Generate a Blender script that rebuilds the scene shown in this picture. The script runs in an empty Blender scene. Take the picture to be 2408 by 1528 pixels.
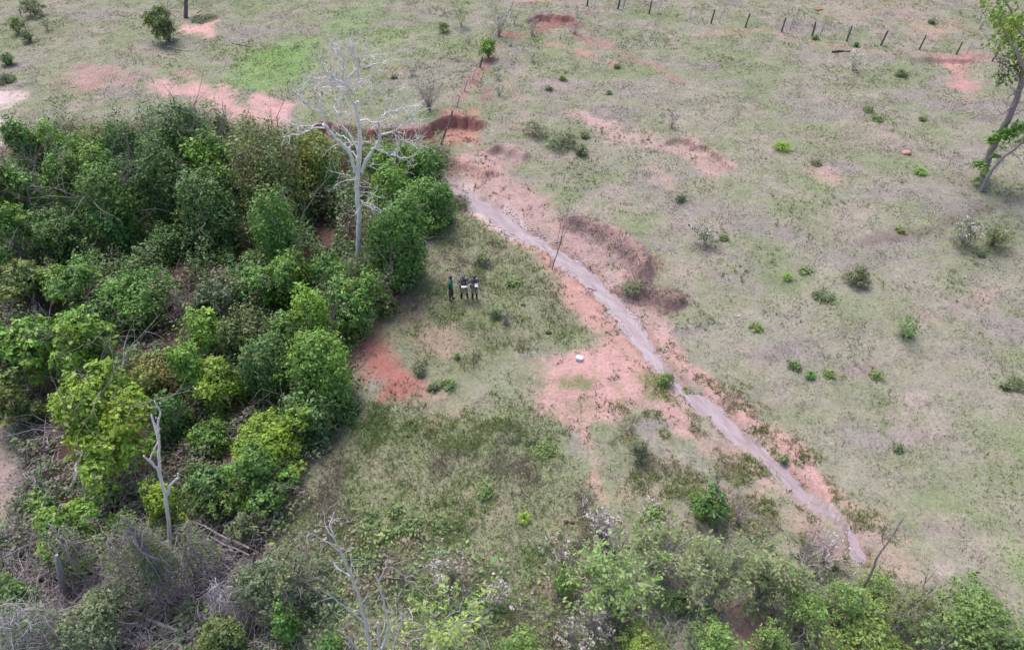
import bpy, math, random
import numpy as np
from math import radians, sin, cos, pi

# ------------------------------------------------------------------ camera, sky, sun, exposure
sc = bpy.context.scene
COL = sc.collection
CAM_H, PITCH, FPX = 27.0, radians(44.0), 1667.0      # drone about 27 m up, looking down 44 degrees
cam_data = bpy.data.cameras.new('camera')
cam_data.sensor_width = 36.0
cam_data.lens = 36.0 * FPX / 2407.0
cam_data.clip_end = 5000.0
cam = bpy.data.objects.new('camera', cam_data)
COL.objects.link(cam)
cam.location = (0, 0, CAM_H)
cam.rotation_euler = (pi / 2 - PITCH, 0, 0)
sc.camera = cam

SUN_EL, SUN_AZ = radians(64), radians(-28)           # azimuth from +Y (away from camera) towards +X
world = bpy.data.worlds.new('World')
sc.world = world
world.use_nodes = True
wn = world.node_tree
bg = wn.nodes['Background']
sky = wn.nodes.new('ShaderNodeTexSky')
sky.sky_type = 'NISHITA'
sky.sun_disc = False
sky.sun_elevation = SUN_EL
sky.sun_rotation = SUN_AZ
sky.air_density = 1.0
sky.dust_density = 4.0
sky.ozone_density = 1.0
wn.links.new(sky.outputs[0], bg.inputs[0])
bg.inputs[1].default_value = 0.135
sd = bpy.data.lights.new('sun', 'SUN')
sd.energy = 1.45
sd.angle = radians(30)
sd.color = (1.0, 0.95, 0.945)
sun = bpy.data.objects.new('sun', sd)
COL.objects.link(sun)
sun.rotation_euler = (pi / 2 - SUN_EL, 0, pi - SUN_AZ)
sun.location = (0, 0, 60)
sc.view_settings.view_transform = 'Standard'
sc.view_settings.look = 'None'
sc.view_settings.exposure = 0.80
sc.view_settings.gamma = 1.0
sc.cycles.max_bounces = 6
sc.cycles.diffuse_bounces = 3
sc.cycles.transmission_bounces = 3

# ------------------------------------------------------------------ plan coordinates
CAMP = np.array([0, 0, CAM_H])
FW = np.array([0, cos(PITCH), -sin(PITCH)])
UP = np.array([0, sin(PITCH), cos(PITCH)])
RT = np.array([1.0, 0, 0])

def ray(dx, dy):
    return FW + RT * ((dx - 1203.5) / FPX) + UP * ((764.0 - dy) / FPX)

def flat(dx, dy, z=0.0):
    d = ray(dx, dy)
    return CAMP + d * ((z - CAM_H) / d[2])

def flats(pts):
    return np.array([flat(*p)[:2] for p in pts])

def at(dx, dy, Y):
    """the point seen in that direction at distance Y along the ground axis"""
    d = ray(dx, dy)
    return CAMP + d * (Y / d[1])

def proj(p):
    v = np.asarray(p, float) - CAMP
    z = v @ FW
    return np.array([1203.5 + FPX * (v @ RT) / z, 764.0 - FPX * (v @ UP) / z])

def depth(p):
    return float((np.asarray(p, float) - CAMP) @ FW)

# ------------------------------------------------------------------ noise and masks
def vnoise(x, y, seed=0):
    ix = np.floor(x).astype(np.int64); iy = np.floor(y).astype(np.int64)
    fx = x - ix; fy = y - iy
    fx = fx * fx * (3 - 2 * fx); fy = fy * fy * (3 - 2 * fy)
    def h(a, b):
        n = (a * 374761393 + b * 668265263 + seed * 974711 + 12345) & 0xffffffff
        n = ((n ^ (n >> 13)) * 1274126177) & 0xffffffff
        n = ((n ^ (n >> 16)) * 2246822519) & 0xffffffff
        return (n & 0xffffff) / float(0xffffff)
    a = h(ix, iy); b = h(ix + 1, iy); c = h(ix, iy + 1); d = h(ix + 1, iy + 1)
    return (a * (1 - fx) + b * fx) * (1 - fy) + (c * (1 - fx) + d * fx) * fy

def fbm(x, y, scale, seed=0, octv=4, gain=0.5):
    s = 0; a = 1; t = 0; f = 1.0 / scale
    for k in range(octv):
        s = s + a * vnoise(x * f + 17.3 * k, y * f - 9.1 * k, seed + k * 31)
        t += a; a *= gain; f *= 2.03
    return s / t

def sstep(a, b, x):
    t = np.clip((x - a) / (b - a), 0, 1)
    return t * t * (3 - 2 * t)

def segdist(px, py, poly, closed):
    n = len(poly)
    best = np.full(px.shape, 1e9)
    for i in range(n if closed else n - 1):
        ax, ay = poly[i]; bx, by = poly[(i + 1) % n]
        ex, ey = bx - ax, by - ay
        t = np.clip(((px - ax) * ex + (py - ay) * ey) / (ex * ex + ey * ey + 1e-12), 0, 1)
        best = np.minimum(best, (px - ax - t * ex) ** 2 + (py - ay - t * ey) ** 2)
    return np.sqrt(best)

def inside(px, py, poly):
    c = np.zeros(px.shape, bool)
    n = len(poly)
    for i in range(n):
        ax, ay = poly[i]; bx, by = poly[(i + 1) % n]
        if ay == by: continue
        k = ((ay > py) != (by > py)) & (px < (bx - ax) * (py - ay) / (by - ay) + ax)
        c ^= k
    return c

def sdpoly(px, py, poly):
    d = segdist(px, py, poly, True)
    return np.where(inside(px, py, poly), -d, d)

class Field:
    """evaluates masks on a set of plan points"""
    def __init__(s, x, y):
        s.x, s.y = x, y
        s.j1 = fbm(x, y, 1.5, 5, 4) - .5
        s.j2 = fbm(x, y, 0.5, 9, 2) - .5
    def poly(s, pts, feather=.5, jit=1.5):
        p = flats(pts)
        m = feather + jit + 1
        k = (s.x > p[:, 0].min() - m) & (s.x < p[:, 0].max() + m) & (s.y > p[:, 1].min() - m) & (s.y < p[:, 1].max() + m)
        out = np.zeros(s.x.shape)
        d = sdpoly(s.x[k], s.y[k], p) + jit * (s.j1[k] * 1.3 + s.j2[k] * .5)
        out[k] = sstep(feather, -feather, d)
        return out
    def line(s, pts, width, feather=.5, jit=.8):
        p = flats(pts)
        m = width + feather + jit + 1
        k = (s.x > p[:, 0].min() - m) & (s.x < p[:, 0].max() + m) & (s.y > p[:, 1].min() - m) & (s.y < p[:, 1].max() + m)
        out = np.zeros(s.x.shape)
        d = segdist(s.x[k], s.y[k], p, False) - width + jit * (s.j1[k] * 1.3 + s.j2[k] * .5)
        out[k] = sstep(feather, -feather, d)
        return out

# ------------------------------------------------------------------ creek course: (x, y, width) read off the place
CREEK = [(1000, 415, 22), (1045, 432, 26), (1090, 455, 52), (1150, 490, 62), (1210, 532, 58), (1260, 562, 58),
         (1330, 607, 58), (1390, 652, 58), (1440, 702, 56), (1480, 750, 48), (1515, 800, 46), (1550, 850, 44),
         (1580, 885, 42), (1620, 920, 44), (1670, 962, 54), (1720, 1002, 50), (1770, 1037, 42), (1810, 1077, 26),
         (1850, 1120, 36), (1885, 1155, 50), (1930, 1187, 50), (1955, 1207, 22), (1975, 1228, 14), (2000, 1258, 34),
         (2025, 1300, 36), (2045, 1330, 14), (2060, 1350, 4)]
CRK_C = flats([(a, b) for a, b, w in CREEK])
CRK_W = np.array([flat(a + w / 2, b)[0] - flat(a - w / 2, b)[0] for a, b, w in CREEK]) * .5 * np.interp(np.arange(len(CREEK)), [0, 6, 12, 18, 30], [.80, .76, .68, .54, .45])

def creek_d(x, y):
    """signed distance to the water's edge (horizontal half width along the course)"""
    best = np.full(x.shape, 1e9)
    for i in range(len(CRK_C) - 1):
        ax, ay = CRK_C[i]; bx, by = CRK_C[i + 1]
        ex, ey = bx - ax, by - ay
        L = ex * ex + ey * ey
        t = np.clip(((x - ax) * ex + (y - ay) * ey) / L, 0, 1)
        w = (CRK_W[i] * (1 - t) + CRK_W[i + 1] * t) * abs(ey) / math.sqrt(L)
        best = np.minimum(best, np.hypot(x - ax - t * ex, y - ay - t * ey) - w)
    return best

SCARP = [(640, 322), (690, 312), (730, 298), (760, 289), (800, 294), (850, 302), (900, 303), (960, 303), (1000, 298), (1026, 290), (1045, 276),
         (1070, 270), (1100, 268), (1125, 276), (1140, 288)]
PIT = [(1238, 50), (1262, 40), (1290, 36), (1325, 36), (1350, 46), (1362, 58)]
MOUND = [(1345, 533), (1390, 545), (1440, 562), (1475, 590), (1505, 622), (1512, 650)]
BANK2 = [(1462, 692), (1500, 682), (1545, 690), (1592, 706)]
EDGE3 = [(1556, 333), (1600, 322), (1650, 333), (1690, 362), (1722, 390)]
CLODS = [(1060, 385), (1100, 395), (1140, 408)]
CLODS2 = [(1150, 362), (1190, 352), (1235, 372)]
STEP = [(2140, 128), (2190, 128), (2240, 130), (2300, 134)]

def height(F):
    x, y = F.x, F.y
    z = (fbm(x * .35 + y * .12, y * 1.5, 1.6, 14, 3) - .5) * .16 * sstep(-6, 6, x - (38 - y) * .5)      # cattle terracettes on the slope
    z = z + (fbm(x, y, 9, 1, 3) - .5) * .5 + (fbm(x, y, 2.2, 2, 3) - .5) * .22 + (fbm(x, y, .55, 3, 2) - .5) * .12
    for pts, hgt, reach in ((SCARP, .95, 5.0), (PIT, .6, 3.5), (EDGE3, .4, 3.0), (BANK2, .5, 2.2), (STEP, .35, 4.0)):
        p = flats(pts)
        k = (x > p[:, 0].min() - reach) & (x < p[:, 0].max() + reach) & (y > p[:, 1].min() - reach - 2) & (y < p[:, 1].max() + 2)
        xx, yy = x[k], y[k]
        yl = np.interp(xx, p[:, 0], p[:, 1])          # the rim, low ground on the near side
        d = yl - yy + F.j1[k] * 1.8 + F.j2[k] * .8
        ends = sstep(p[0, 0] - 1.0, p[0, 0] + 1.2, xx) * sstep(p[-1, 0] + 1.0, p[-1, 0] - 1.2, xx)
        z[k] -= hgt * sstep(0, .5, d) * sstep(reach, .8, d) * ends
    for pts, hgt, w in ((MOUND, .75, .95), (BANK2, .35, .6), (CLODS, .5, .9), (CLODS2, .45, .7)):
        p = flats(pts)
        d = segdist(x, y, p, False)
        z += hgt * sstep(w, 0, d + F.j1 * .9) * (.45 + 1.3 * fbm(x, y, .55, 77, 3, .7))
    cd = creek_d(x, y) + F.j1 * .8 + F.j2 * .6
    z = z * sstep(-.2, 1.6, cd) + (1 - sstep(-.2, 1.6, cd)) * -.12
    z -= .30 * sstep(.55, -.35, cd)
    z += .30 * sstep(.46, .62, fbm(x * 1.2, y * .8, 1.5, 15, 3)) * sstep(.4, -.2, cd) * sstep(31, 20, y)      # bars that break the lower stream
    return z, cd

GX0, GX1, GY0, GY1, GS = -64.0, 64.0, 4.0, 86.0, 0.16
cx_ = np.arange(GX0, GX1 + 1e-6, GS); cy_ = np.arange(GY0, GY1 + 1e-6, GS)
MX, MY = np.meshgrid(cx_, cy_)
FLD = Field(MX.ravel(), MY.ravel())
HZ, CD = height(FLD)
HG = HZ.reshape(MX.shape)

def bil(G, x, y):
    u = np.clip((np.asarray(x, float) - GX0) / GS, 0, G.shape[1] - 1.001)
    v = np.clip((np.asarray(y, float) - GY0) / GS, 0, G.shape[0] - 1.001)
    i = u.astype(int); j = v.astype(int); fx = u - i; fy = v - j
    if G.ndim == 3: fx = fx[..., None]; fy = fy[..., None]
    return (G[j, i] * (1 - fx) + G[j, i + 1] * fx) * (1 - fy) + (G[j + 1, i] * (1 - fx) + G[j + 1, i + 1] * fx) * fy

def gz(x, y):
    return float(bil(HG, np.array([x]), np.array([y]))[0])

def gnd(dx, dy):
    p = flat(dx, dy)
    for k in range(4):
        p = flat(dx, dy, gz(p[0], p[1]))
    return p

# ------------------------------------------------------------------ ground cover, as plain albedo
def C3(*c): return np.array(c, float)
C_GREEN, C_DRY, C_THATCH = C3(.192, .215, .122), C3(.275, .25, .21), C3(.245, .21, .21)
C_LUSH = C3(.155, .29, .07)
C_PINK, C_RED, C_ORANGE, C_PALE = C3(.46, .255, .23), C3(.26, .105, .095), C3(.41, .20, .155), C3(.52, .41, .39)
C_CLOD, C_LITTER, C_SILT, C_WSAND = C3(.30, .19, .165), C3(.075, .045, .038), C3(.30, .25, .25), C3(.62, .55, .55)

THICKET = [(-150, 400), (40, 345), (120, 300), (380, 290), (560, 310), (700, 325), (800, 325), (960, 330), (1040, 345), (1052, 430), (1045, 490), (985, 560),
           (960, 640), (935, 700), (850, 745), (826, 770), (822, 960), (760, 1030), (700, 1090), (650, 1200), (625, 1330), (640, 1640), (-300, 1640), (-300, 700)]

F = FLD
g_mix = sstep(.36, .64, fbm(F.x, F.y, 6, 21, 4))
right = sstep(-4, 14, F.x - (45 - F.y) * .25)
g_mix2 = sstep(.30, .75, fbm(F.x, F.y, 2.6, 22, 5, .6) + (right - .5) * .10)
gcol = C_GREEN + (C_DRY - C_GREEN) * (.18 + .62 * g_mix2)[:, None]
gcol += (C_THATCH - gcol) * (sstep(.46, .74, fbm(F.x * .55 + F.y * .15, F.y * 1.3, 2.4, 23, 5, .6)) * .7)[:, None]
gcol += (C3(.172, .215, .105) - gcol) * (.5 * sstep(.56, .72, fbm(F.x * 1.0, F.y, 4.0, 24, 4)))[:, None]
grassd = np.ones(F.x.shape)                       # how thickly grass grows
tall = np.full(F.x.shape, .55)

def paint(mask, c, strength=1.0, kill=1.0):
    global gcol, grassd
    if c[0] > c[1] * 1.25: c = c * .72 + c.mean() * C3(1.14, .93, .93) * .28      # dusty laterite
    m = (mask * strength)[:, None]
    gcol = gcol + (c - gcol) * m
    grassd = grassd * (1 - mask * kill * strength)

# scattered worn spots of the open pasture
n = fbm(F.x, F.y * 1.4, 3.2, 41, 4)
paint(sstep(.60, .78, n), C3(.34, .25, .24), .45, .4)
# greener and weedier ground on the near side
near = F.poly([(640, 1560), (700, 1080), (880, 960), (1050, 960), (1300, 980), (1380, 1150), (1450, 1250), (1500, 1560)], 2.0, 2.5)
paint(near, C3(.19, .22, .105), .6, 0); tall += near * .45
mid = F.poly([(960, 640), (1040, 500), (1120, 500), (1250, 590), (1340, 690), (1420, 790), (1330, 830), (1200, 850), (1050, 900), (900, 740)], 1.2, 1.5)
paint(mid, C3(.185, .195, .105), .6, 0); tall += mid * .2
paint(F.poly([(955, 600), (1000, 530), (1030, 560), (980, 660), (1010, 740), (960, 760), (900, 745), (940, 690)], .8, 1.2), C3(.20, .135, .125), .85, .6)
# lush patch up the slope
lush = F.poly([(640, 105), (745, 88), (750, 165), (700, 212), (560, 215), (500, 185), (560, 140)], 2.0, 2.5)
paint(lush, C_LUSH, .6, 0); tall += lush * .2
for b in ([(800, 20), (900, 5), (890, 60), (810, 95), (760, 80)], [(860, 110), (950, 60), (940, 100), (880, 150)]):
    lm = F.poly(b, 2.0, 3.0); paint(lm, C_LUSH, .45, 0)
for b in ([(1060, 330), (1130, 335), (1120, 350), (1070, 347)], [(1545, 1010), (1640, 1040), (1600, 1080), (1540, 1050)], [(2380, 1260), (2410, 1350), (2390, 1360), (2350, 1290)]):
    lm = F.poly(b, .7, 1.0); paint(lm, C_LUSH, .35, 0)

DIRT = [  # outline, colour, strength, feather, jitter
    ([(832, 752), (878, 755), (902, 790), (938, 850), (1000, 905), (985, 925), (890, 942), (900, 900), (838, 880), (826, 800)], C3(.36, .125, .095), 1.0, .35, .8),
    ([(1015, 912), (1050, 925), (1075, 965), (1040, 965)], C_ORANGE, .7, .4, .8),
    ([(960, 770), (1000, 765), (1080, 800), (1070, 835), (1010, 820)], C_PINK, .42, .6, 1.6),
    ([(1000, 930), (1130, 940), (1100, 1000), (1010, 985)], C_PINK, .35, .6, 1.8),
    ([(1255, 868), (1330, 838), (1420, 808), (1470, 815), (1505, 832), (1560, 885), (1605, 930), (1640, 1015), (1590, 985), (1540, 960), (1480, 962), (1420, 975), (1330, 975), (1280, 945)], C_PINK, 1.0, .5, 1.1),
    ([(1040, 455), (1110, 505), (1180, 552), (1250, 602), (1305, 650), (1350, 720), (1420, 805), (1470, 850), (1560, 900), (1555, 820), (1500, 760), (1450, 690), (1380, 630), (1280, 555), (1150, 478), (1060, 425)], C3(.44, .235, .195), 1.0, .35, .8),
    ([(1045, 372), (1090, 355), (1110, 300), (1130, 345), (1200, 345), (1248, 370), (1195, 400), (1210, 430), (1290, 468), (1330, 520), (1440, 545), (1495, 590), (1525, 640), (1520, 660), (1480, 690), (1450, 670), (1400, 615), (1320, 562), (1230, 512), (1130, 452), (1045, 425)], C3(.37, .235, .22), .95, .5, 1.2),
    ([(1056, 262), (1122, 258), (1132, 300), (1115, 335), (1060, 325)], C3(.40, .165, .125), .9, .4, .8),
    ([(690, 318), (760, 290), (850, 304), (960, 306), (1030, 288), (1042, 262), (1100, 300), (1085, 345), (1030, 352), (960, 335), (850, 335), (760, 330)], C3(.37, .15, .125), .9, .4, .8),
    ([(1560, 795), (1590, 800), (1605, 850), (1680, 875), (1760, 945), (1850, 1025), (1900, 1080), (1960, 1130), (2005, 1185), (1975, 1165), (1900, 1105), (1840, 1050), (1760, 985), (1690, 940), (1620, 890), (1585, 850)], C_PINK, .95, .3, .9),
    ([(1530, 900), (1600, 935), (1660, 1015), (1650, 1035), (1590, 1000), (1540, 965)], C_PINK, .9, .4, .9),
    ([(1640, 1030), (1720, 1060), (1790, 1090), (1800, 1110), (1720, 1090), (1650, 1055)], C_PINK, .65, .4, 1.4),
    ([(1530, 1020), (1570, 1040), (1640, 1110), (1690, 1150), (1720, 1180), (1640, 1160), (1570, 1090)], C_PINK, .65, .3, 1.3),
    ([(1390, 1150), (1480, 1150), (1600, 1165), (1560, 1185), (1400, 1180)], C_PINK, .45, .5, 1.4),
    ([(1830, 1130), (1870, 1180), (1930, 1235), (1990, 1300), (1950, 1310), (1880, 1250), (1800, 1210), (1760, 1170)], C_PINK, .55, .4, 1.5),
    ([(2040, 1200), (2110, 1260), (2160, 1330), (2200, 1400), (2130, 1400), (2060, 1340), (2030, 1280)], C_PINK, .6, .5, 1.6),
    ([(2195, 1330), (2225, 1320), (2230, 1345), (2210, 1350)], C_PALE, .8, .3, .6),
    ([(350, 190), (385, 184), (420, 208), (452, 192), (505, 202), (548, 216), (575, 245), (600, 222), (690, 238), (660, 285), (640, 300), (590, 305), (540, 285), (510, 262), (460, 238), (400, 220), (370, 214)], C3(.50, .27, .255), .95, .5, 1.5),
    ([(155, 192), (205, 152), (270, 165), (330, 178), (315, 200), (250, 205), (190, 215)], C3(.38, .20, .185), .75, .8, 2.6),
    ([(412, 160), (450, 165), (485, 182), (470, 190), (430, 178)], C_PINK, .8, .4, 1.2),
    ([(432, 62), (515, 54), (490, 86), (440, 76)], C3(.58, .32, .28), .95, .4, 1.0),
    ([(-60, 215), (30, 222), (45, 235), (15, 260), (5, 310), (-60, 320)], C_PALE, .95, .6, 1.8),
    ([(-60, 335), (30, 342), (45, 352), (20, 380), (-60, 390)], C_PALE, .95, .6, 1.8),
    ([(1245, 52), (1280, 36), (1345, 38), (1362, 58), (1330, 64), (1290, 70), (1260, 78)], C_RED, .95, .4, .8),
    ([(1128, 210), (1160, 206), (1165, 232), (1140, 238)], C_RED, .9, .4, .9),
    ([(1190, 205), (1230, 222), (1250, 236), (1210, 232)], C3(.45, .25, .22), .6, .5, 1.0),
    ([(1185, 80), (1235, 84), (1225, 98), (1190, 94)], C_RED, .85, .5, 1.0),
    ([(1285, 95), (1325, 104), (1325, 110), (1290, 103)], C_ORANGE, .8, .4, .8),
    ([(1360, 116), (1408, 130), (1405, 138), (1365, 128)], C_ORANGE, .8, .4, .8),
    ([(1428, 143), (1450, 148), (1445, 156)], C_ORANGE, .8, .4, .8),
    ([(1205, -10), (1310, -10), (1300, 8), (1215, 6)], C3(.5, .24, .2), .8, .6, 1.2),
    ([(1380, 25), (1420, 10), (1425, 18), (1395, 32), (1370, 38)], C_RED, .7, .4, .9),
    ([(1350, 75), (1400, 95), (1440, 112), (1420, 115), (1370, 95)], C3(.30, .17, .14), .65, .5, 1.2),
    ([(2222, 132), (2280, 130), (2272, 160), (2292, 214), (2240, 210), (2240, 175)], C3(.44, .21, .185), .9, .5, 1.2),
    ([(2230, 120), (2320, 125), (2350, 140), (2300, 142)], C3(.40, .17, .14), .4, .4, 1.2),
    ([(2262, 228), (2290, 226), (2285, 242), (2262, 240)], C3(.42, .2, .17), .7, .4, .8),
    ([(2140, 45), (2250, 50), (2270, 80), (2200, 95), (2150, 75)], C3(.45, .25, .2), .45, 1.0, 3.0),
    ([(1860, 15), (2060, -10), (2200, 10), (2100, 40), (1950, 40)], C3(.38, .25, .2), .35, 1.0, 3.0),
    ([(1560, 336), (1622, 318), (1672, 350), (1725, 390), (1680, 412), (1645, 385), (1590, 352)], C3(.40, .25, .225), .85, .5, 1.5),
    ([(1500, 385), (1560, 395), (1600, 430), (1580, 440), (1530, 415)], C3(.5, .3, .26), .5, .6, 1.4),
    ([(1360, 262), (1440, 285), (1530, 330), (1560, 350), (1500, 345), (1400, 310), (1365, 290)], C3(.5, .29, .26), .5, .7, 1.8),
    ([(1210, 258), (1260, 268), (1270, 300), (1240, 310)], C3(.45, .26, .23), .4, .7, 1.4),
    ([(1900, 380), (1930, 390), (1975, 430), (1960, 440), (1920, 405)], C3(.48, .27, .23), .55, .5, 1.2),
    ([(2140, 740), (2200, 725), (2330, 730), (2200, 760), (2150, 765)], C3(.48, .31, .27), .5, .6, 1.8),
    ([(2300, 680), (2360, 670), (2350, 700), (2310, 700)], C3(.48, .29, .27), .5, .5, 1.4),
    ([(1930, 880), (2060, 855), (2050, 870), (1950, 892)], C3(.33, .21, .2), .65, .4, 1.0),
    ([(2060, 840), (2230, 830), (2270, 845), (2080, 855)], C3(.33, .22, .19), .35, .6, 1.6),
    ([(1520, 600), (1640, 640), (1640, 680), (1560, 660)], C3(.36, .26, .22), .3, 1.0, 2.0),
    ([(1880, 370), (2010, 290), (2080, 300), (2030, 345)], C3(.28, .2, .18), .35, 1.0, 2.5),
    ([(-60, 900), (20, 930), (45, 1000), (50, 1150), (30, 1250), (-60, 1280)], C3(.34, .24, .225), .85, .6, 1.4),
    ([(1695, 1435), (1760, 1440), (1805, 1490), (1790, 1560), (1720, 1560), (1690, 1500)], C3(.44, .21, .16), .85, .4, 1.0),
    ([(1300, 1215), (1370, 1205), (1360, 1245), (1310, 1240)], C3(.42, .24, .2), .5, .4, 1.0),
    ([(1300, 1370), (1420, 1390), (1420, 1410), (1300, 1395)], C3(.3, .19, .16), .5, .5, 1.5),
    ([(850, 1090), (960, 1080), (1000, 1130), (880, 1150)], C3(.24, .18, .15), .5, .8, 2.0),
    ([(1090, 1185), (1160, 1190), (1150, 1240), (1110, 1230)], C3(.36, .22, .19), .45, .6, 1.3),
]
for pts, c, st, fe, ji in DIRT:
    paint(F.poly(pts, fe * 1.6, ji * 1.35) * (1 - .35 * sstep(.5, .68, fbm(F.x, F.y, 1.3, 63, 4, .6))), c, st, 1.0)
# worn strip along the right bank, broken scars and trodden lines of the slope
paint(F.line([(1120, 440), (1200, 490), (1300, 555), (1390, 618), (1450, 672), (1495, 735), (1520, 770)], 1.25, .5, 1.3), C3(.38, .245, .225), .9, .9)
paint(F.line([(1560, 800), (1620, 868), (1700, 925), (1790, 1000), (1870, 1080), (1940, 1150)], .55, .35, 1.0), C_PINK, .8, .8)
paint(F.line([(1345, 72), (1400, 95), (1445, 118), (1500, 142), (1560, 165), (1610, 190)], .35, .5, 1.9), C3(.31, .17, .145), .75, .7)
paint(F.line([(1082, 232), (1102, 205), (1122, 170), (1140, 150), (1165, 110)], .3, .4, 1.2), C3(.34, .17, .145), .8, .7)
paint(F.line([(1365, 272), (1440, 292), (1530, 335), (1600, 345)], .8, .6, 2.2), C3(.41, .26, .245), .7, .6)
for tr in ([(1640, 965), (1900, 885), (2100, 850), (2420, 800)], [(2420, 715), (2200, 742), (1950, 795), (1780, 835)], [(1500, 440), (1700, 500), (1950, 590), (2200, 700), (2420, 770)], [(1250, 250), (1420, 215), (1640, 240), (1850, 235)]):
    paint(F.line(tr, .25, .7, 1.6), C3(.215, .185, .175), .45, .35)
# footpath running down from the sandy fan
paint(F.line([(1330, 965), (1362, 1010), (1385, 1050), (1397, 1110), (1402, 1150), (1425, 1178)], .22, .35, 1.1), C_PINK, .75, 1)
paint(F.line([(1690, 1140), (1720, 1175), (1740, 1200)], .3, .25, .4), C_PINK, .8, 1)
# grass islands inside the fan
for b in ([(1300, 905), (1340, 893), (1390, 896), (1385, 915), (1310, 915)], [(1330, 940), (1385, 925), (1395, 955), (1340, 960)],
          [(1490, 880), (1540, 870), (1560, 895), (1520, 920), (1490, 905)], [(1500, 925), (1560, 925), (1560, 945), (1510, 940)], [(1455, 905), (1470, 900), (1475, 945), (1460, 945)]):
    m = F.poly(b, .4, 1.0); gcol = gcol + (C3(.17, .19, .085) - gcol) * (m * .85)[:, None]; grassd = np.maximum(grassd, m * .9)
# turned earth of the spoil heaps
paint(F.line(MOUND, .9, .4, 1.0), C3(.33, .205, .18), .95, .85)
paint(F.line(BANK2, .8, .4, 1.0), C3(.28, .18, .16), .9, .75)
paint(F.line(CLODS, .8, .4, 1.0), C3(.42, .24, .19), .8, .8)
# faint trodden lines across the right-hand pasture
paint(F.line([(2420, 462), (2300, 500), (2200, 545), (2080, 560), (2000, 575)], .35, .45, .9), C3(.16, .125, .11), .7, .5)
paint(F.line([(1640, 80), (1800, 70), (1850, 88), (1920, 105), (2050, 118), (2200, 127)], .35, .5, .9), C3(.40, .22, .17), .5, .5)
# fallen-leaf floor of the thicket
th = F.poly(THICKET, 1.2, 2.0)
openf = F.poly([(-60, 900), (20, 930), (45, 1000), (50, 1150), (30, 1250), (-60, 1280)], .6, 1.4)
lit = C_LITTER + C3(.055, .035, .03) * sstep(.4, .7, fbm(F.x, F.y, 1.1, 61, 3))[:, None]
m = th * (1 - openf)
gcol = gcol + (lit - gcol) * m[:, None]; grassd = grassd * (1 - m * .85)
# silt and pale sand beside the water
gcol += (C3(.27, .165, .145) - gcol) * (sstep(.55, .1, CD) * .7)[:, None]
gcol += (C_SILT - gcol) * sstep(.12, -.12, CD)[:, None]
sand = F.line([(1030, 428), (1085, 465), (1140, 505), (1185, 535)], 1.5, .6, 1.0) * sstep(1.1, .3, CD)
gcol += (C_WSAND - gcol) * (sand * .45)[:, None]
sandr = sstep(.55, .1, CD) * sstep(0.05, .15, CD) * sstep(.5, .62, fbm(F.x, F.y, 1.2, 66, 2))
gcol += (C_WSAND - gcol) * (sandr * .25)[:, None]
grassd *= sstep(.1, .6, CD)
# raw steep faces show the red subsoil
gy, gx = np.gradient(HG, GS)
steep = sstep(.75, 1.5, np.hypot(gx, gy).ravel())
farf = sstep(40, 50, F.y)
paint(steep * farf, C3(.27, .10, .085), .85, 1)
paint(steep * (1 - farf) * sstep(.3, .6, CD), C3(.24, .15, .125), .6, .6)
gcol = np.clip(gcol * (.86 + .28 * fbm(F.x, F.y, .5, 71, 3))[:, None], .01, .9)
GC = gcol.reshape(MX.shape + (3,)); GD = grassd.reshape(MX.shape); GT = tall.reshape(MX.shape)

# ------------------------------------------------------------------ mesh helpers
class MB:
    def __init__(s): s.V = []; s.F = {3: [], 4: []}; s.C = []; s.n = 0
    def add(s, v, f, c):
        v = np.asarray(v, float).reshape(-1, 3); f = np.asarray(f, int)
        s.F[f.shape[1]].append(f + s.n); s.V.append(v)
        c = np.asarray(c, float)
        s.C.append(np.broadcast_to(c, (len(v), 3)) if c.ndim == 1 else c)
        s.n += len(v)
    def build(s, name, mat, parent=None, smooth=False, origin=(0, 0, 0)):
        me = bpy.data.meshes.new(name)
        V = np.concatenate(s.V) - np.asarray(origin, float)
        fs = []; sizes = []
        for k in (3, 4):
            if s.F[k]:
                a = np.concatenate(s.F[k]); fs.append(a.ravel()); sizes.append(np.full(len(a), k))
        L = np.concatenate(fs); S = np.concatenate(sizes)
        me.vertices.add(len(V)); me.vertices.foreach_set('co', V.astype(np.float32).ravel())
        me.loops.add(len(L)); me.loops.foreach_set('vertex_index', L.astype(np.int32))
        me.polygons.add(len(S)); st = np.concatenate([[0], np.cumsum(S)[:-1]])
        me.polygons.foreach_set('loop_start', st.astype(np.int32))
        if smooth: me.polygons.foreach_set('use_smooth', np.ones(len(S), bool))
        ca = me.color_attributes.new('Col', 'FLOAT_COLOR', 'POINT')
        C = np.ones((len(V), 4), np.float32); C[:, :3] = np.concatenate(s.C)
        ca.data.foreach_set('color', C.ravel())
        me.update(calc_edges=True)
        me.validate()
        me.materials.append(mat)
        o = bpy.data.objects.new(name, me)
        COL.objects.link(o)
        if parent is not None: o.parent = parent
        return o

def tag(o, label, cat, group=None):
    o['label'] = label; o['category'] = cat
    if group: o['group'] = group
    return o

def empty(name, loc, label, cat, group=None):
    o = bpy.data.objects.new(name, None); COL.objects.link(o)
    o.location = tuple(loc); o.empty_display_size = .3
    return tag(o, label, cat, group)

def struct(o, kind='structure'):
    o['kind'] = kind
    return o

# ------------------------------------------------------------------ materials
def new_mat(name):
    m = bpy.data.materials.new(name); m.use_nodes = True
    nt = m.node_tree; b = nt.nodes['Principled BSDF']
    return m, nt, b

def nd(nt, typ, **kw):
    n = nt.nodes.new(typ)
    for k, v in kw.items(): setattr(n, k, v)
    return n

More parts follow.
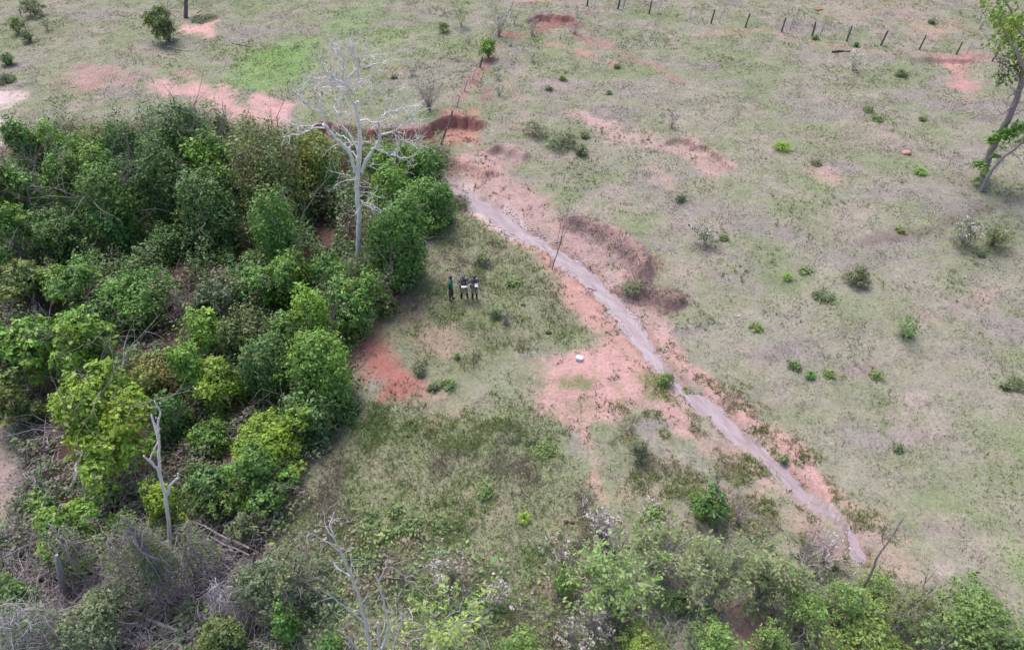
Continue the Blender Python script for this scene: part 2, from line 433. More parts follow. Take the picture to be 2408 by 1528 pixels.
def attr_mat(name, rough=.85, lo=.8, hi=1.2, scale=6.0, bump=0.0, bscale=None, spec=.3, transl=0.0):
    """vertex albedo broken up by a world-scale noise, with relief"""
    m, nt, b = new_mat(name)
    a = nd(nt, 'ShaderNodeAttribute', attribute_name='Col')
    g = nd(nt, 'ShaderNodeNewGeometry')
    no = nd(nt, 'ShaderNodeTexNoise'); no.inputs['Scale'].default_value = scale; no.inputs['Detail'].default_value = 5
    no.inputs['Roughness'].default_value = .65
    nt.links.new(g.outputs['Position'], no.inputs['Vector'])
    mr = nd(nt, 'ShaderNodeMapRange'); mr.inputs[1].default_value = .3; mr.inputs[2].default_value = .7
    mr.inputs[3].default_value = lo; mr.inputs[4].default_value = hi
    nt.links.new(no.outputs['Fac'], mr.inputs[0])
    mx = nd(nt, 'ShaderNodeVectorMath', operation='SCALE')
    nt.links.new(a.outputs['Color'], mx.inputs[0]); nt.links.new(mr.outputs[0], mx.inputs['Scale'])
    nt.links.new(mx.outputs[0], b.inputs['Base Color'])
    b.inputs['Roughness'].default_value = rough
    b.inputs['Specular IOR Level'].default_value = spec
    if bump:
        n2 = nd(nt, 'ShaderNodeTexNoise'); n2.inputs['Scale'].default_value = bscale or scale * 2; n2.inputs['Detail'].default_value = 4
        nt.links.new(g.outputs['Position'], n2.inputs['Vector'])
        bu = nd(nt, 'ShaderNodeBump'); bu.inputs['Strength'].default_value = 1.0; bu.inputs['Distance'].default_value = bump
        nt.links.new(n2.outputs['Fac'], bu.inputs['Height']); nt.links.new(bu.outputs[0], b.inputs['Normal'])
    if transl:
        t = nd(nt, 'ShaderNodeBsdfTranslucent'); nt.links.new(mx.outputs[0], t.inputs[0])
        ms = nd(nt, 'ShaderNodeMixShader'); ms.inputs[0].default_value = transl
        nt.links.new(b.outputs[0], ms.inputs[1]); nt.links.new(t.outputs[0], ms.inputs[2])
        nt.links.new(ms.outputs[0], nt.nodes['Material Output'].inputs['Surface'])
    return m

M_GROUND = attr_mat('ground_soil', .95, .80, 1.2, 5.5, .055, 7.0, .15)
M_GRASS = attr_mat('grass_blades', .7, .8, 1.2, 3.0, 0, None, .25, .2)
M_LEAF = attr_mat('leaves', .5, .8, 1.2, 2.0, 0, None, .4, .16)
M_PALE = attr_mat('pale_bark', .8, .72, 1.1, 7.0, .02, 14.0, .3)
M_BARK = attr_mat('bark', .9, .65, 1.25, 9.0, .03, 14.0, .2)
M_TWIG = attr_mat('dry_twigs', .9, .8, 1.2, 4.0, 0, None, .2)
M_WOOD = attr_mat('weathered_wood', .9, .7, 1.25, 12.0, .02, 25.0, .2)

def water_mat():
    m, nt, b = new_mat('creek_water')
    g = nd(nt, 'ShaderNodeNewGeometry')
    mp = nd(nt, 'ShaderNodeMapping'); mp.inputs['Scale'].default_value = (.45, 2.2, 1)
    mr_ = nd(nt, 'ShaderNodeMapping'); mr_.inputs['Rotation'].default_value = (0, 0, radians(55))
    nt.links.new(g.outputs['Position'], mr_.inputs[0]); nt.links.new(mr_.outputs[0], mp.inputs[0])
    no = nd(nt, 'ShaderNodeTexNoise'); no.inputs['Scale'].default_value = 1.6; no.inputs['Detail'].default_value = 6; no.inputs['Roughness'].default_value = .65
    nt.links.new(mp.outputs[0], no.inputs['Vector'])
    cr = nd(nt, 'ShaderNodeValToRGB')
    cr.color_ramp.elements[0].position = .33; cr.color_ramp.elements[0].color = (.25, .195, .21, 1)
    cr.color_ramp.elements[1].position = .68; cr.color_ramp.elements[1].color = (.37, .305, .33, 1)
    nt.links.new(no.outputs['Fac'], cr.inputs[0]); nt.links.new(cr.outputs[0], b.inputs['Base Color'])
    b.inputs['Roughness'].default_value = .10; b.inputs['IOR'].default_value = 1.33
    n2 = nd(nt, 'ShaderNodeTexNoise'); n2.inputs['Scale'].default_value = 5; n2.inputs['Detail'].default_value = 4
    nt.links.new(mp.outputs[0], n2.inputs['Vector'])
    bu = nd(nt, 'ShaderNodeBump'); bu.inputs['Distance'].default_value = .05; bu.inputs['Strength'].default_value = .8
    nt.links.new(n2.outputs['Fac'], bu.inputs['Height']); nt.links.new(bu.outputs[0], b.inputs['Normal'])
    return m
M_WATER = water_mat()

# ------------------------------------------------------------------ ground sheet, out to the horizon
def ground_sheet():
    ext = np.array([4, 12, 30, 70, 150, 350, 800, 1800.])
    xs = np.concatenate([GX0 - ext[::-1], cx_, GX1 + ext]); ys = np.concatenate([GY0 - ext[::-1], cy_, GY1 + ext])
    X, Y = np.meshgrid(xs, ys)
    xc = np.clip(X, GX0, GX1); yc = np.clip(Y, GY0, GY1)
    out = (X != xc) | (Y != yc)
    Z = bil(HG, xc, yc); Z = np.where(out, (fbm(X, Y, 40, 8, 3) - .5) * .6, Z)
    C = bil(GC, xc, yc)
    far = C3(.20, .235, .14) + C3(.09, .05, .05) * fbm(X, Y, 9, 81, 3)[..., None]
    C = np.where(out[..., None], far, C)
    nx, ny = len(xs), len(ys)
    idx = np.arange(nx * ny).reshape(ny, nx)
    q = np.stack([idx[:-1, :-1], idx[:-1, 1:], idx[1:, 1:], idx[1:, :-1]], -1).reshape(-1, 4)
    mb = MB(); mb.add(np.stack([X, Y, Z], -1).reshape(-1, 3), q, C.reshape(-1, 3))
    struct(mb.build('ground', M_GROUND, smooth=True))
ground_sheet()

def water_sheet():
    pts = []
    for i in range(len(CRK_C) - 1):
        for t in np.linspace(0, 1, 6, endpoint=False):
            c = CRK_C[i] * (1 - t) + CRK_C[i + 1] * t
            w = CRK_W[i] * (1 - t) + CRK_W[i + 1] * t
            pts.append((c[0], c[1], w + .55))
    P = np.array(pts); n = len(P); k = 7
    u = np.linspace(-1, 1, k)
    X = P[:, 0:1] + P[:, 2:3] * u; Y = np.repeat(P[:, 1:2], k, 1)
    Z = np.full(X.shape, -.235)
    idx = np.arange(n * k).reshape(n, k)
    q = np.stack([idx[:-1, :-1], idx[1:, :-1], idx[1:, 1:], idx[:-1, 1:]], -1).reshape(-1, 4)
    mb = MB(); mb.add(np.stack([X, Y, Z], -1).reshape(-1, 3), q, C3(.3, .3, .3))
    struct(mb.build('creek_water', M_WATER, smooth=True))
water_sheet()

def creek_pebbles():
    rng = np.random.default_rng(12)
    mb = MB(); N = 16000
    i = rng.integers(0, 11, N); t = rng.uniform(0, 1, N)
    c = CRK_C[i] + (CRK_C[i + 1] - CRK_C[i]) * t[:, None]; w = CRK_W[i] * (1 - t) + CRK_W[i + 1] * t
    side = np.where(rng.uniform(0, 1, N) < .7, 1, -1)
    x = c[:, 0] + side * (w + rng.normal(.25, .35, N)); y = c[:, 1]
    k = (fbm(x, y, 1.2, 66, 2) > .5) & (creek_d(x, y) > -.02) & (creek_d(x, y) < .8)
    x, y = x[k][:900], y[k][:900]
    oct_ = np.array([(1, 0, 0), (0, 1, 0), (-1, 0, 0), (0, -1, 0), (0, 0, 1), (0, 0, -.5)], float)
    f = np.array([(0, 1, 4), (1, 2, 4), (2, 3, 4), (3, 0, 4), (1, 0, 5), (2, 1, 5), (3, 2, 5), (0, 3, 5)])
    for a, b in zip(x, y):
        r = rng.uniform(.02, .075)
        v = oct_ * rng.uniform(.6, 1.2, (6, 1)) * [r, r * rng.uniform(.6, 1), r * .6]
        g = rng.uniform(0, 6.3); v = v @ np.array([[cos(g), sin(g), 0], [-sin(g), cos(g), 0], [0, 0, 1]])
        mb.add(v + [a, b, max(gz(a, b), -.235) + r * .2], f, C3(.58, .50, .49) * rng.uniform(.6, 1.25))
    struct(mb.build('creek_pebbles', M_BARK), 'stuff')
creek_pebbles()

# ------------------------------------------------------------------ grass of the pasture (nobody could count it)
RNG = np.random.default_rng(7)
def in_view(x, y, margin=3.0):
    v = np.stack([x, y, np.zeros_like(x)], -1) - CAMP
    z = v @ FW
    m = margin
    return (np.abs(v @ RT) < z * .722 + m) & ((v @ UP) < z * .46 + m) & ((v @ UP) > -z * .46 - m)

def blades(x, y, z, hgt, wid, lean, col, nb, rng, mb):
    """nb flat blades per tuft, each one bent triangle"""
    N = len(x)
    for b in range(nb):
        a = rng.uniform(0, 2 * pi, N); l = lean * rng.uniform(.3, 1.2, N)
        ca, sa = np.cos(a), np.sin(a)
        r0 = rng.uniform(0, .05, N)
        bx, by = x + ca * r0, y + sa * r0
        h = hgt * rng.uniform(.6, 1.2, N)
        tx, ty, tz = bx + ca * l * h, by + sa * l * h, z + h * np.sqrt(np.clip(1.2 - np.minimum(l, 1.05) ** 2, .08, 1))
        w = wid * .5
        a2 = a + rng.uniform(-.9, .9, N) + pi / 2
        v = np.stack([np.stack([bx - np.cos(a2) * w, by - np.sin(a2) * w, z - .02], -1),
                      np.stack([bx + np.cos(a2) * w, by + np.sin(a2) * w, z - .02], -1),
                      np.stack([tx, ty, tz], -1)], 1).reshape(-1, 3)
        f = np.arange(N * 3).reshape(-1, 3)
        c = np.repeat(np.clip(col * rng.uniform(.8, 1.2, (N, 1)), 0, 1), 3, 0)
        mb.add(v, f, c)

def grass_field():
    rng = RNG
    N = 620000
    x = rng.uniform(-56, 56, N); y = rng.uniform(8, 78, N)
    k = in_view(x, y); x, y = x[k], y[k]
    d = bil(GD, x, y)
    clump = fbm(x, y, .9, 91, 3)
    k = rng.uniform(0, 1, len(x)) < d * (.55 + .5 * sstep(.3, .65, clump)) + .004
    x, y, clump = x[k], y[k], clump[k]
    c = bil(GC, x, y); t = bil(GT, x, y)
    n = len(x)
    species = fbm(x, y, 1.4, 95, 3)
    green = C3(.208, .252, .118); dry = C3(.34, .305, .252); grey = C3(.285, .27, .24); dark = C3(.17, .19, .11)
    pick = rng.uniform(0, 1, n) + (species - .5) * 1.6
    near = sstep(.75, 1.0, t)
    tgt = np.where((pick < .42 + .25 * near)[:, None], green, np.where((pick < .68)[:, None], grey, dry))
    tgt = np.where((rng.uniform(0, 1, n) < .08)[:, None], dark, tgt)
    col = c * .5 + tgt * .5
    h = (.035 + .05 * rng.uniform(0, 1, n) ** 2) * (.7 + .6 * sstep(.35, .7, clump)) * (.6 + .9 * t)
    mb = MB()
    blades(x, y, bil(HG, x, y), h, .035 + .02 * t, 1.0, col, 3, rng, mb)
    # taller broad-leaved tufts, singly and in drifts
    N = 60000
    x = rng.uniform(-56, 56, N); y = rng.uniform(8, 78, N)
    k = in_view(x, y); x, y = x[k], y[k]
    s = fbm(x, y, 2.6, 97, 4)
    dd = bil(GD, x, y); tt = bil(GT, x, y)
    k = (rng.uniform(0, 1, len(x)) < sstep(.57, .68, s + (tt - .55) * .22) * .85 * (.15 + dd)) & (dd > .05)
    x, y = x[k], y[k]; n = len(x)
    q = fbm(x, y, 3.5, 99, 2)[:, None]
    col = np.where(q < .48, C3(.165, .225, .085), np.where(q < .56, C3(.21, .25, .14), C3(.22, .29, .07))) * rng.uniform(.75, 1.25, (n, 1))
    blades(x, y, bil(HG, x, y), rng.uniform(.10, .24, n), .05, 1.1, col, 6, rng, mb)
    # small tufts rooted on the bare sand
    N = 60000
    x = rng.uniform(-20, 30, N); y = rng.uniform(12, 50, N)
    dd = bil(GD, x, y); cdv = bil(CD.reshape(MX.shape), x, y)
    s = fbm(x, y, 1.1, 103, 3)
    k = (dd < .5) & (cdv > .15) & (rng.uniform(0, 1, N) < sstep(.50, .68, s) * .6 + .03) & (bil(th.reshape(MX.shape), x, y) < .3)
    x, y = x[k], y[k]; n = len(x)
    col = np.where(rng.uniform(0, 1, (n, 1)) < .6, C3(.10, .15, .05), C3(.22, .22, .10)) * rng.uniform(.7, 1.2, (n, 1))
    blades(x, y, bil(HG, x, y), rng.uniform(.06, .18, n), .05, 1.1, col, 6, rng, mb)
    # rank weedy growth of the near ground, and tussocks along the lower creek
    N = 330000
    x = rng.uniform(-22, 24, N); y = rng.uniform(9, 44, N)
    k = in_view(x, y, 1); x, y = x[k], y[k]
    tt = bil(GT, x, y); dd = bil(GD, x, y); cl = fbm(x, y, 1.1, 121, 4)
    k = rng.uniform(0, 1, len(x)) < sstep(.62, .95, tt) * dd * (.5 + .5 * sstep(.36, .62, cl))
    x, y, cl = x[k], y[k], cl[k]; n = len(x)
    sp = fbm(x, y, 1.7, 123, 4)[:, None] + rng.normal(0, .07, (n, 1))
    col = np.where(sp < .42, C3(.19, .26, .095), np.where(sp < .53, C3(.245, .295, .125), np.where(sp < .67, C3(.28, .27, .19), C3(.26, .225, .18)))) * rng.uniform(.7, 1.25, (n, 1))
    blades(x, y, bil(HG, x, y), rng.uniform(.07, .2, n) * (.7 + .9 * sstep(.4, .7, cl)), .045, 1.1, col, 4, rng, mb)
    print('weeds', n)
    N = 60000
    x = rng.uniform(2, 26, N); y = rng.uniform(13, 36, N)
    F3 = Field(x, y)
    k = F3.poly([(1450, 960), (1560, 900), (1620, 935), (1740, 1030), (1850, 1140), (1960, 1220), (2080, 1330), (2240, 1440), (2100, 1440), (1900, 1330), (1700, 1240), (1500, 1190), (1420, 1060)], 1, 1.6)
    k = np.maximum(k, F3.poly([(1590, 840), (1640, 860), (1760, 930), (1900, 1060), (2030, 1190), (2120, 1290), (2060, 1270), (1900, 1140), (1760, 1010), (1640, 920)], .8, 1.4) * .8)
    cdv = bil(CD.reshape(MX.shape), x, y); cl = fbm(x, y, .8, 125, 4)
    k = (rng.uniform(0, 1, N) < k * sstep(.47, .6, cl)) & (cdv > .12)
    x, y = x[k], y[k]; n = len(x)
    sp = fbm(x, y, 1.2, 127, 3)[:, None] + rng.normal(0, .06, (n, 1))
    col = np.where(sp < .45, C3(.18, .225, .08), np.where(sp < .55, C3(.265, .275, .12), C3(.31, .29, .19))) * rng.uniform(.75, 1.2, (n, 1))
    blades(x, y, bil(HG, x, y), rng.uniform(.08, .24, n), .045, 1.15, col, 6, rng, mb)
    # dead stalks and dark rank grass on the spoil heaps
    for pts, w in ((MOUND, 1.1), (BANK2, .9)):
        p = flats(pts); N = 2600
        x = rng.uniform(p[:, 0].min() - 1.5, p[:, 0].max() + 1.5, N); y = rng.uniform(p[:, 1].min() - 1.5, p[:, 1].max() + 1.5, N)
        k = (segdist(x, y, p, False) < w * (.5 + fbm(x, y, .8, 107, 2))) & (fbm(x, y, .7, 109, 2) > .42)
        x, y = x[k], y[k]; n = len(x)
        col = np.where(rng.uniform(0, 1, (n, 1)) < .5, C3(.25, .175, .16), np.where(rng.uniform(0, 1, (n, 1)) < .5, C3(.42, .31, .28), C3(.20, .20, .11))) * rng.uniform(.7, 1.2, (n, 1))
        blades(x, y, bil(HG, x, y), rng.uniform(.12, .32, n), .03, 1.1, col, 2, rng, mb)
    o = mb.build('grass', M_GRASS)
    struct(o, 'stuff')
    print('grass verts', mb.n)
grass_field()

# ------------------------------------------------------------------ wood: tubes and branching
def tube(mb, P, R, col, sides=5):
    P = np.asarray(P, float); R = np.asarray(R, float); n = len(P)
    T = np.gradient(P, axis=0); T /= np.linalg.norm(T, axis=1)[:, None] + 1e-9
    ref = np.array([0.31, 0.17, .93]) if abs(T[0, 2]) < .8 else np.array([.95, .3, .1])
    A = np.cross(T, ref); A /= np.linalg.norm(A, axis=1)[:, None] + 1e-9
    B = np.cross(T, A)
    a = np.arange(sides) * 2 * pi / sides
    V = P[:, None] + R[:, None, None] * (A[:, None] * np.cos(a)[None, :, None] + B[:, None] * np.sin(a)[None, :, None])
    i = np.arange(n - 1)[:, None] * sides; j = np.arange(sides)[None]; k = (j + 1) % sides
    f = np.stack([i + j, i + k, i + sides + k, i + sides + j], -1).reshape(-1, 4)
    mb.add(V.reshape(-1, 3), f, col)
    if R[-1] > .012 and sides > 3:
        m = n * sides
        e = np.arange(sides)
        mb.add(np.concatenate([V[-1], P[-1:]]), np.stack([e, (e + 1) % sides, np.full(sides, sides)], -1), col)
        mb.add(np.concatenate([V[0], P[:1]]), np.stack([(e + 1) % sides, e, np.full(sides, sides)], -1), col)

def smooth_path(P, R, sub=3, wob=0.0, rng=None):
    """Catmull-Rom through the points with a little crookedness"""
    P = np.asarray(P, float); R = np.asarray(R, float); n = len(P)
    Q = np.concatenate([2 * P[:1] - P[1:2], P, 2 * P[-1:] - P[-2:-1]])
    out = []; rr = []
    for i in range(n - 1):
        a, b, c, d = Q[i:i + 4]
        for t in np.arange(sub) / sub:
            out.append(.5 * (2 * b + (c - a) * t + (2 * a - 5 * b + 4 * c - d) * t * t + (3 * b - a - 3 * c + d) * t ** 3))
            rr.append(R[i] * (1 - t) + R[i + 1] * t)
    out.append(P[-1]); rr.append(R[-1])
    out = np.array(out); rr = np.array(rr)
    if wob and rng is not None:
        out[1:-1] += rng.normal(0, 1, (len(out) - 2, 3)) * wob
    return out, rr

def unit(v):
    return v / (np.linalg.norm(v) + 1e-9)

def grow(mb, p, d, L, r, depth, rng, col, spread=.7, wig=.22, lift=.05, kids=(2, 4), sides=4, shrink=.62, tips=None):
    k = 5
    P = [np.array(p, float)]; d = unit(np.array(d, float))
    for i in range(k - 1):
        d = unit(d + rng.normal(0, wig, 3) + np.array([0, 0, lift]))
        P.append(P[-1] + d * L / (k - 1))
    end = r * (.5 if depth > 0 else .3)
    R = np.linspace(r, end, k)
    tube(mb, P, R, np.clip(np.asarray(col) * rng.uniform(.82, 1.18), 0, 1), sides if depth > 0 else 3)
    if depth <= 0:
        if tips is not None: tips.append(P[-1])
        return
    for c in range(rng.integers(kids[0], kids[1] + 1)):
        t = rng.uniform(.35, 1.0) if c else 1.0
        i = min(k - 2, int(t * (k - 1))); q = P[i] + (P[i + 1] - P[i]) * (t * (k - 1) - i) if t < 1 else P[-1]
        dd = unit(d + rng.normal(0, spread, 3))
        grow(mb, q, dd, L * shrink * rng.uniform(.7, 1.2), max(r * .6 * (1 - .3 * t), .004), depth - 1, rng, col, spread, wig, lift, kids, sides, shrink, tips)

# ------------------------------------------------------------------ foliage
def leaf_quads(mb, P, N, L, W, rng, cols, droop=.3):
    n = len(P)
    N = N / (np.linalg.norm(N, axis=1)[:, None] + 1e-9)
    d = rng.normal(0, 1, (n, 3)); d[:, 2] -= droop
    d = d - N * (d * N).sum(1)[:, None] * .8
    d /= np.linalg.norm(d, axis=1)[:, None] + 1e-9
    s = np.cross(N, d); s /= np.linalg.norm(s, axis=1)[:, None] + 1e-9
    l = (L * np.exp(rng.normal(0, .32, n)))[:, None]; w = l * W * .5
    v = np.stack([P, P + d * l * .5 + s * w - N * l * .05, P + d * l - N * l * .12, P + d * l * .5 - s * w - N * l * .05], 1)
    f = np.arange(n * 4).reshape(-1, 4)
    mb.add(v.reshape(-1, 3), f, np.repeat(cols, 4, 0))

PAL = {  # leaf colours of the kinds of plant: main, second, share of the second, dry leaves, share
    'dark': ((0.066, 0.163, 0.040), (0.112, 0.230, 0.052), .35, (0.171, 0.170, 0.070), .03),
    'mid': ((0.098, 0.215, 0.047), (0.158, 0.294, 0.058), .35, (0.196, 0.200, 0.076), .03),
    'bright': ((0.143, 0.290, 0.045), (0.211, 0.362, 0.061), .40, (0.230, 0.240, 0.083), .02),
    'yellow': ((0.202, 0.335, 0.037), (0.271, 0.396, 0.052), .45, (0.243, 0.242, 0.093), .03),
    'olive': ((0.122, 0.181, 0.052), (0.168, 0.230, 0.070), .40, (0.206, 0.187, 0.093), .10),
    'blue': ((0.082, 0.168, 0.044), (0.131, 0.232, 0.067), .40, (0.187, 0.182, 0.063), .04),
    'drape': ((0.142, 0.218, 0.061), (0.209, 0.284, 0.086), .40, (0.214, 0.152, 0.086), .30),
    'orange': ((0.143, 0.237, 0.061), (0.206, 0.298, 0.083), .45, (0.402, 0.304, 0.053), .09),
    'grey': ((0.127, 0.181, 0.089), (0.183, 0.237, 0.126), .45, (0.206, 0.209, 0.121), .15),
    'purple': ((0.122, 0.138, 0.080), (0.168, 0.171, 0.111), .45, (0.187, 0.142, 0.103), .35),
}

def leaf_cols(pal, pos, rng):
    a, b, sb, c, scd = PAL[pal]
    n = len(pos)
    cl = fbm(pos[:, 0] + pos[:, 2] * .7, pos[:, 1] - pos[:, 2] * .6, .9, int(rng.integers(1000)), 2)
    u = rng.uniform(0, 1, n) * .6 + cl * .8
    col = np.where((u < sb + .35)[:, None], C3(*a), C3(*b))
    col = np.where((rng.uniform(0, 1, n) < scd * (.4 + 1.2 * (cl > .52)))[:, None], C3(*c), col)
    return np.clip(col * rng.uniform(.75, 1.3, (n, 1)), 0, 1)

def lobe_points(c, r, h, n, rng, skirt, zfloor, tuft=.75):
    """points on a bumpy dome of radii r (plan) and h (height); skirt: share hanging below as a vertical curtain"""
    ph = rng.uniform(0, 2 * pi, n)
    ns = int(n * skirt)
    ct = rng.uniform(-.12, 1, n)                   # cos of polar angle
    st = np.sqrt(np.clip(1 - ct * ct, 0, 1))
    bx, by = np.cos(ph), np.sin(ph)
    seed = int(rng.integers(10000))
    k = 1 + .62 * (fbm(bx * 2.2 + ct * 1.4 + 50, by * 2.2 - ct + 50, 1.0, seed, 3) - .5) * 2
    rad = k * (1 - .33 * rng.uniform(0, 1, n) ** 2.2)
    P = np.stack([c[0] + bx * st * r * rad, c[1] + by * st * r * rad, c[2] + ct * h * rad], -1)
    N = np.stack([bx * st / r, by * st / r, ct / h], -1)
    N /= np.linalg.norm(N, axis=1)[:, None]
    # leaves sit in tufts: gather them round every tuft's centre
    nt = max(4, n // 22)
    tid = rng.integers(0, nt, n)
    sp = np.clip(.16 * (r + h) * .5, .13, .34)
    off = rng.normal(0, 1, (n, 3)); off /= np.linalg.norm(off, axis=1)[:, None]
    off += N[tid] * .35
    g = rng.uniform(0, 1, n) < tuft
    P = np.where(g[:, None], P[tid] + off * (sp * rng.uniform(.35, 1.15, (n, 1))), P)
    N = np.where(g[:, None], N[tid] * .55 + off * .75 + [0, 0, .25], N)
    if ns:
        drop = rng.uniform(0, 1, ns) ** 1.3
        zt = c[2] + .1 * h
        folds = 1 + .22 * np.sin(ph[:ns] * 5 + seed) + .14 * np.sin(ph[:ns] * 11 + seed * 2)
        rr = r * k[:ns] * folds * (.72 + .28 * rng.uniform(0, 1, ns)) * (1 - .1 * drop)
        P[:ns] = np.stack([c[0] + bx[:ns] * rr, c[1] + by[:ns] * rr, zt - drop * (zt - zfloor)], -1)
        N[:ns] = np.stack([bx[:ns], by[:ns], np.full(ns, .25)], -1)
    return P, N

def plant(name, kind, box, style, pal, label, cat, group=None, seed=0, leaf=.19, dens=1.0, tall=1.0, lobes=None, stems=None):
    """a leafy plant filling the outline box (x0, x1, top, foot) where it stands; returns its Empty"""
    rng = np.random.default_rng(seed * 7919 + 13)
    x0, x1, yt, yf = box
    xc = (x0 + x1) / 2
    p = gnd(xc, yf)
    for _ in range(3):                               # foot of the outline is the near edge of the plant
        r = (x1 - x0) / 2 * depth(p) / FPX
        back = r * (.85 if style != 'L' else .55)
        q = gnd(xc, yf); p = np.array([xc, q[1] + back, 0.0])
        p[0] = at(xc, (yt + yf) / 2, p[1])[0]; p[2] = gz(p[0], p[1])
    top = at(xc, yt, p[1] + r * .25)
    h = max(.3, top[2] - p[2]) * tall
    r = (x1 - x0) / 2 * depth(p + [0, 0, h * .6]) / FPX
    leaf = leaf * .84
    if group == 'scrub bushes at the lower right': leaf *= .82; dens *= .42
    elif name == 'pasture_bush': leaf *= .85; dens *= .6; h *= .92
    elif style in 'DLW': r *= 1.08; h *= 1.06
    root = empty(name, p, label, cat, group)
    mb = MB()
    if lobes is None:
        lobes = []
        if style == 'D':
            lobes = [(rng.uniform(-.15, .15), 0, .62, .74, .38, .75)]
            for k in range(9):
                a = rng.uniform(0, 2 * pi); o = rng.uniform(.35, .82)
                lobes.append((cos(a) * o, sin(a) * o, rng.uniform(.22, .82) - .12 * o, rng.uniform(.22, .5), rng.uniform(.12, .28), .5))
        elif style == 'L':
            for k in range(13):
                a = rng.uniform(0, 2 * pi); o = rng.uniform(.1, .95)
                zz = rng.uniform(.3, .9) - .22 * o
                lobes.append((cos(a) * o, sin(a) * o, zz, rng.uniform(.28, .46), rng.uniform(.12, .2), .05))
            lobes.append((0, 0, .68, .5, .28, .1))
        elif style == 'W':
            lobes = [(0, 0, .6, .85, .4, .8), (.2, -.15, .4, .8, .3, .8), (-.25, .1, .45, .7, .3, .8)]
        elif style == 'C':                            # low cushion
            for k in range(4):
                a = rng.uniform(0, 2 * pi); o = rng.uniform(0, .55)
                lobes.append((cos(a) * o, sin(a) * o, rng.uniform(.1, .4), rng.uniform(.4, .6), rng.uniform(.4, .6), .2))
    zf = p[2]
    for (lx, ly, lz, lr, lh, sk) in lobes:
        R = lr * r; H = lh * h
        area = 2 * pi * R * R + 2 * pi * R * H + (2 * pi * R * lz * h * sk)
        n = int(np.clip(area / (leaf * leaf * .5) * 1.15 * dens, 40, 13000))
        c = (p[0] + lx * r, p[1] + ly * r, p[2] + lz * h)
        P, N = lobe_points(c, R, H, n, rng, sk * .5, zf)
        N = N * .8 + rng.normal(0, .42, (n, 3)) + [0, 0, .35]
        cc = leaf_cols(pal, P, rng) * rng.uniform(.82, 1.18) * (C3(1.16, 1.06, .85) if rng.uniform() < .3 else C3(1, 1, 1))
        if name == 'pasture_bush': cc = cc * .5 + C3(.20, .215, .13) * .5
        if group == 'scrub bushes at the lower right': cc = cc * .72 + C3(.235, .25, .15) * .28
        leaf_quads(mb, P, N, leaf, .55, rng, cc, .5 if style in 'DW' else .25)
    if style == 'W' or (style == 'D' and pal in ('drape', 'orange', 'mid', 'dark')):   # strings of vine leaves
        ns = 55 if style == 'W' else 34
        for k in range(ns):
            a = rng.uniform(0, 2 * pi); rr = r * rng.uniform(.5, .95)
            m = int(rng.integers(14, 40)); t = np.sort(rng.uniform(0, 1, m))
            zt = p[2] + h * rng.uniform(.45, .85); zl = p[2] + h * rng.uniform(.0, .3)
            P = np.stack([p[0] + cos(a) * rr * (1 + .12 * t) + rng.normal(0, .05, m), p[1] + sin(a) * rr * (1 + .12 * t) + rng.normal(0, .05, m), zt + (zl - zt) * t], -1)
            N = np.tile([cos(a), sin(a), .3], (m, 1)) + rng.normal(0, .3, (m, 3))
            leaf_quads(mb, P, N, leaf * .95, .5, rng, leaf_cols(pal, P, rng), 1.2)
    mb.build('crown' if kind == 'tree' else 'foliage', M_LEAF, root, origin=p)
    if stems is None: stems = {'D': 7, 'L': 6, 'W': 4, 'C': 0}[style]
    if stems:
        mw = MB()
        wc = C3(.27, .235, .225)
        if kind == 'tree':
            tube(mw, *smooth_path([p - [0, 0, .1], p + [r * .06, .05, h * .3], p + [-r * .05, 0, h * .62]], [.06 + .02 * h, .05 + .014 * h, .03 + .008 * h], 3, .03, rng), wc, 6)
        for k in range(stems):
            a = rng.uniform(0, 2 * pi)
            d = np.array([cos(a) * .5, sin(a) * .5, 1])
            grow(mw, p + [cos(a) * .04, sin(a) * .04, 0 if kind != 'tree' else h * .35], d, h * rng.uniform(.45, .7), .015 + .007 * h, 2, rng, wc * rng.uniform(.7, 1.2), .6, .16, .04)
        if style in 'DL':                             # bare woody bits showing through
            for k in range(10):
                a = rng.uniform(0, 2 * pi); q = p + [cos(a) * r * .75, sin(a) * r * .75, h * rng.uniform(.2, .7)]
                tube(mw, *smooth_path([p + [0, 0, .05], (p + q) / 2 + [0, 0, .2 * h], q], [.02, .016, .012], 2), wc, 4)
                grow(mw, q, [cos(a), sin(a), rng.uniform(-.4, .8)], r * .3, .012, 1, rng, wc * 1.15, .7, .25, .0)
        mw.build('trunk' if kind == 'tree' else 'stems', M_BARK, root, origin=p)
    return root

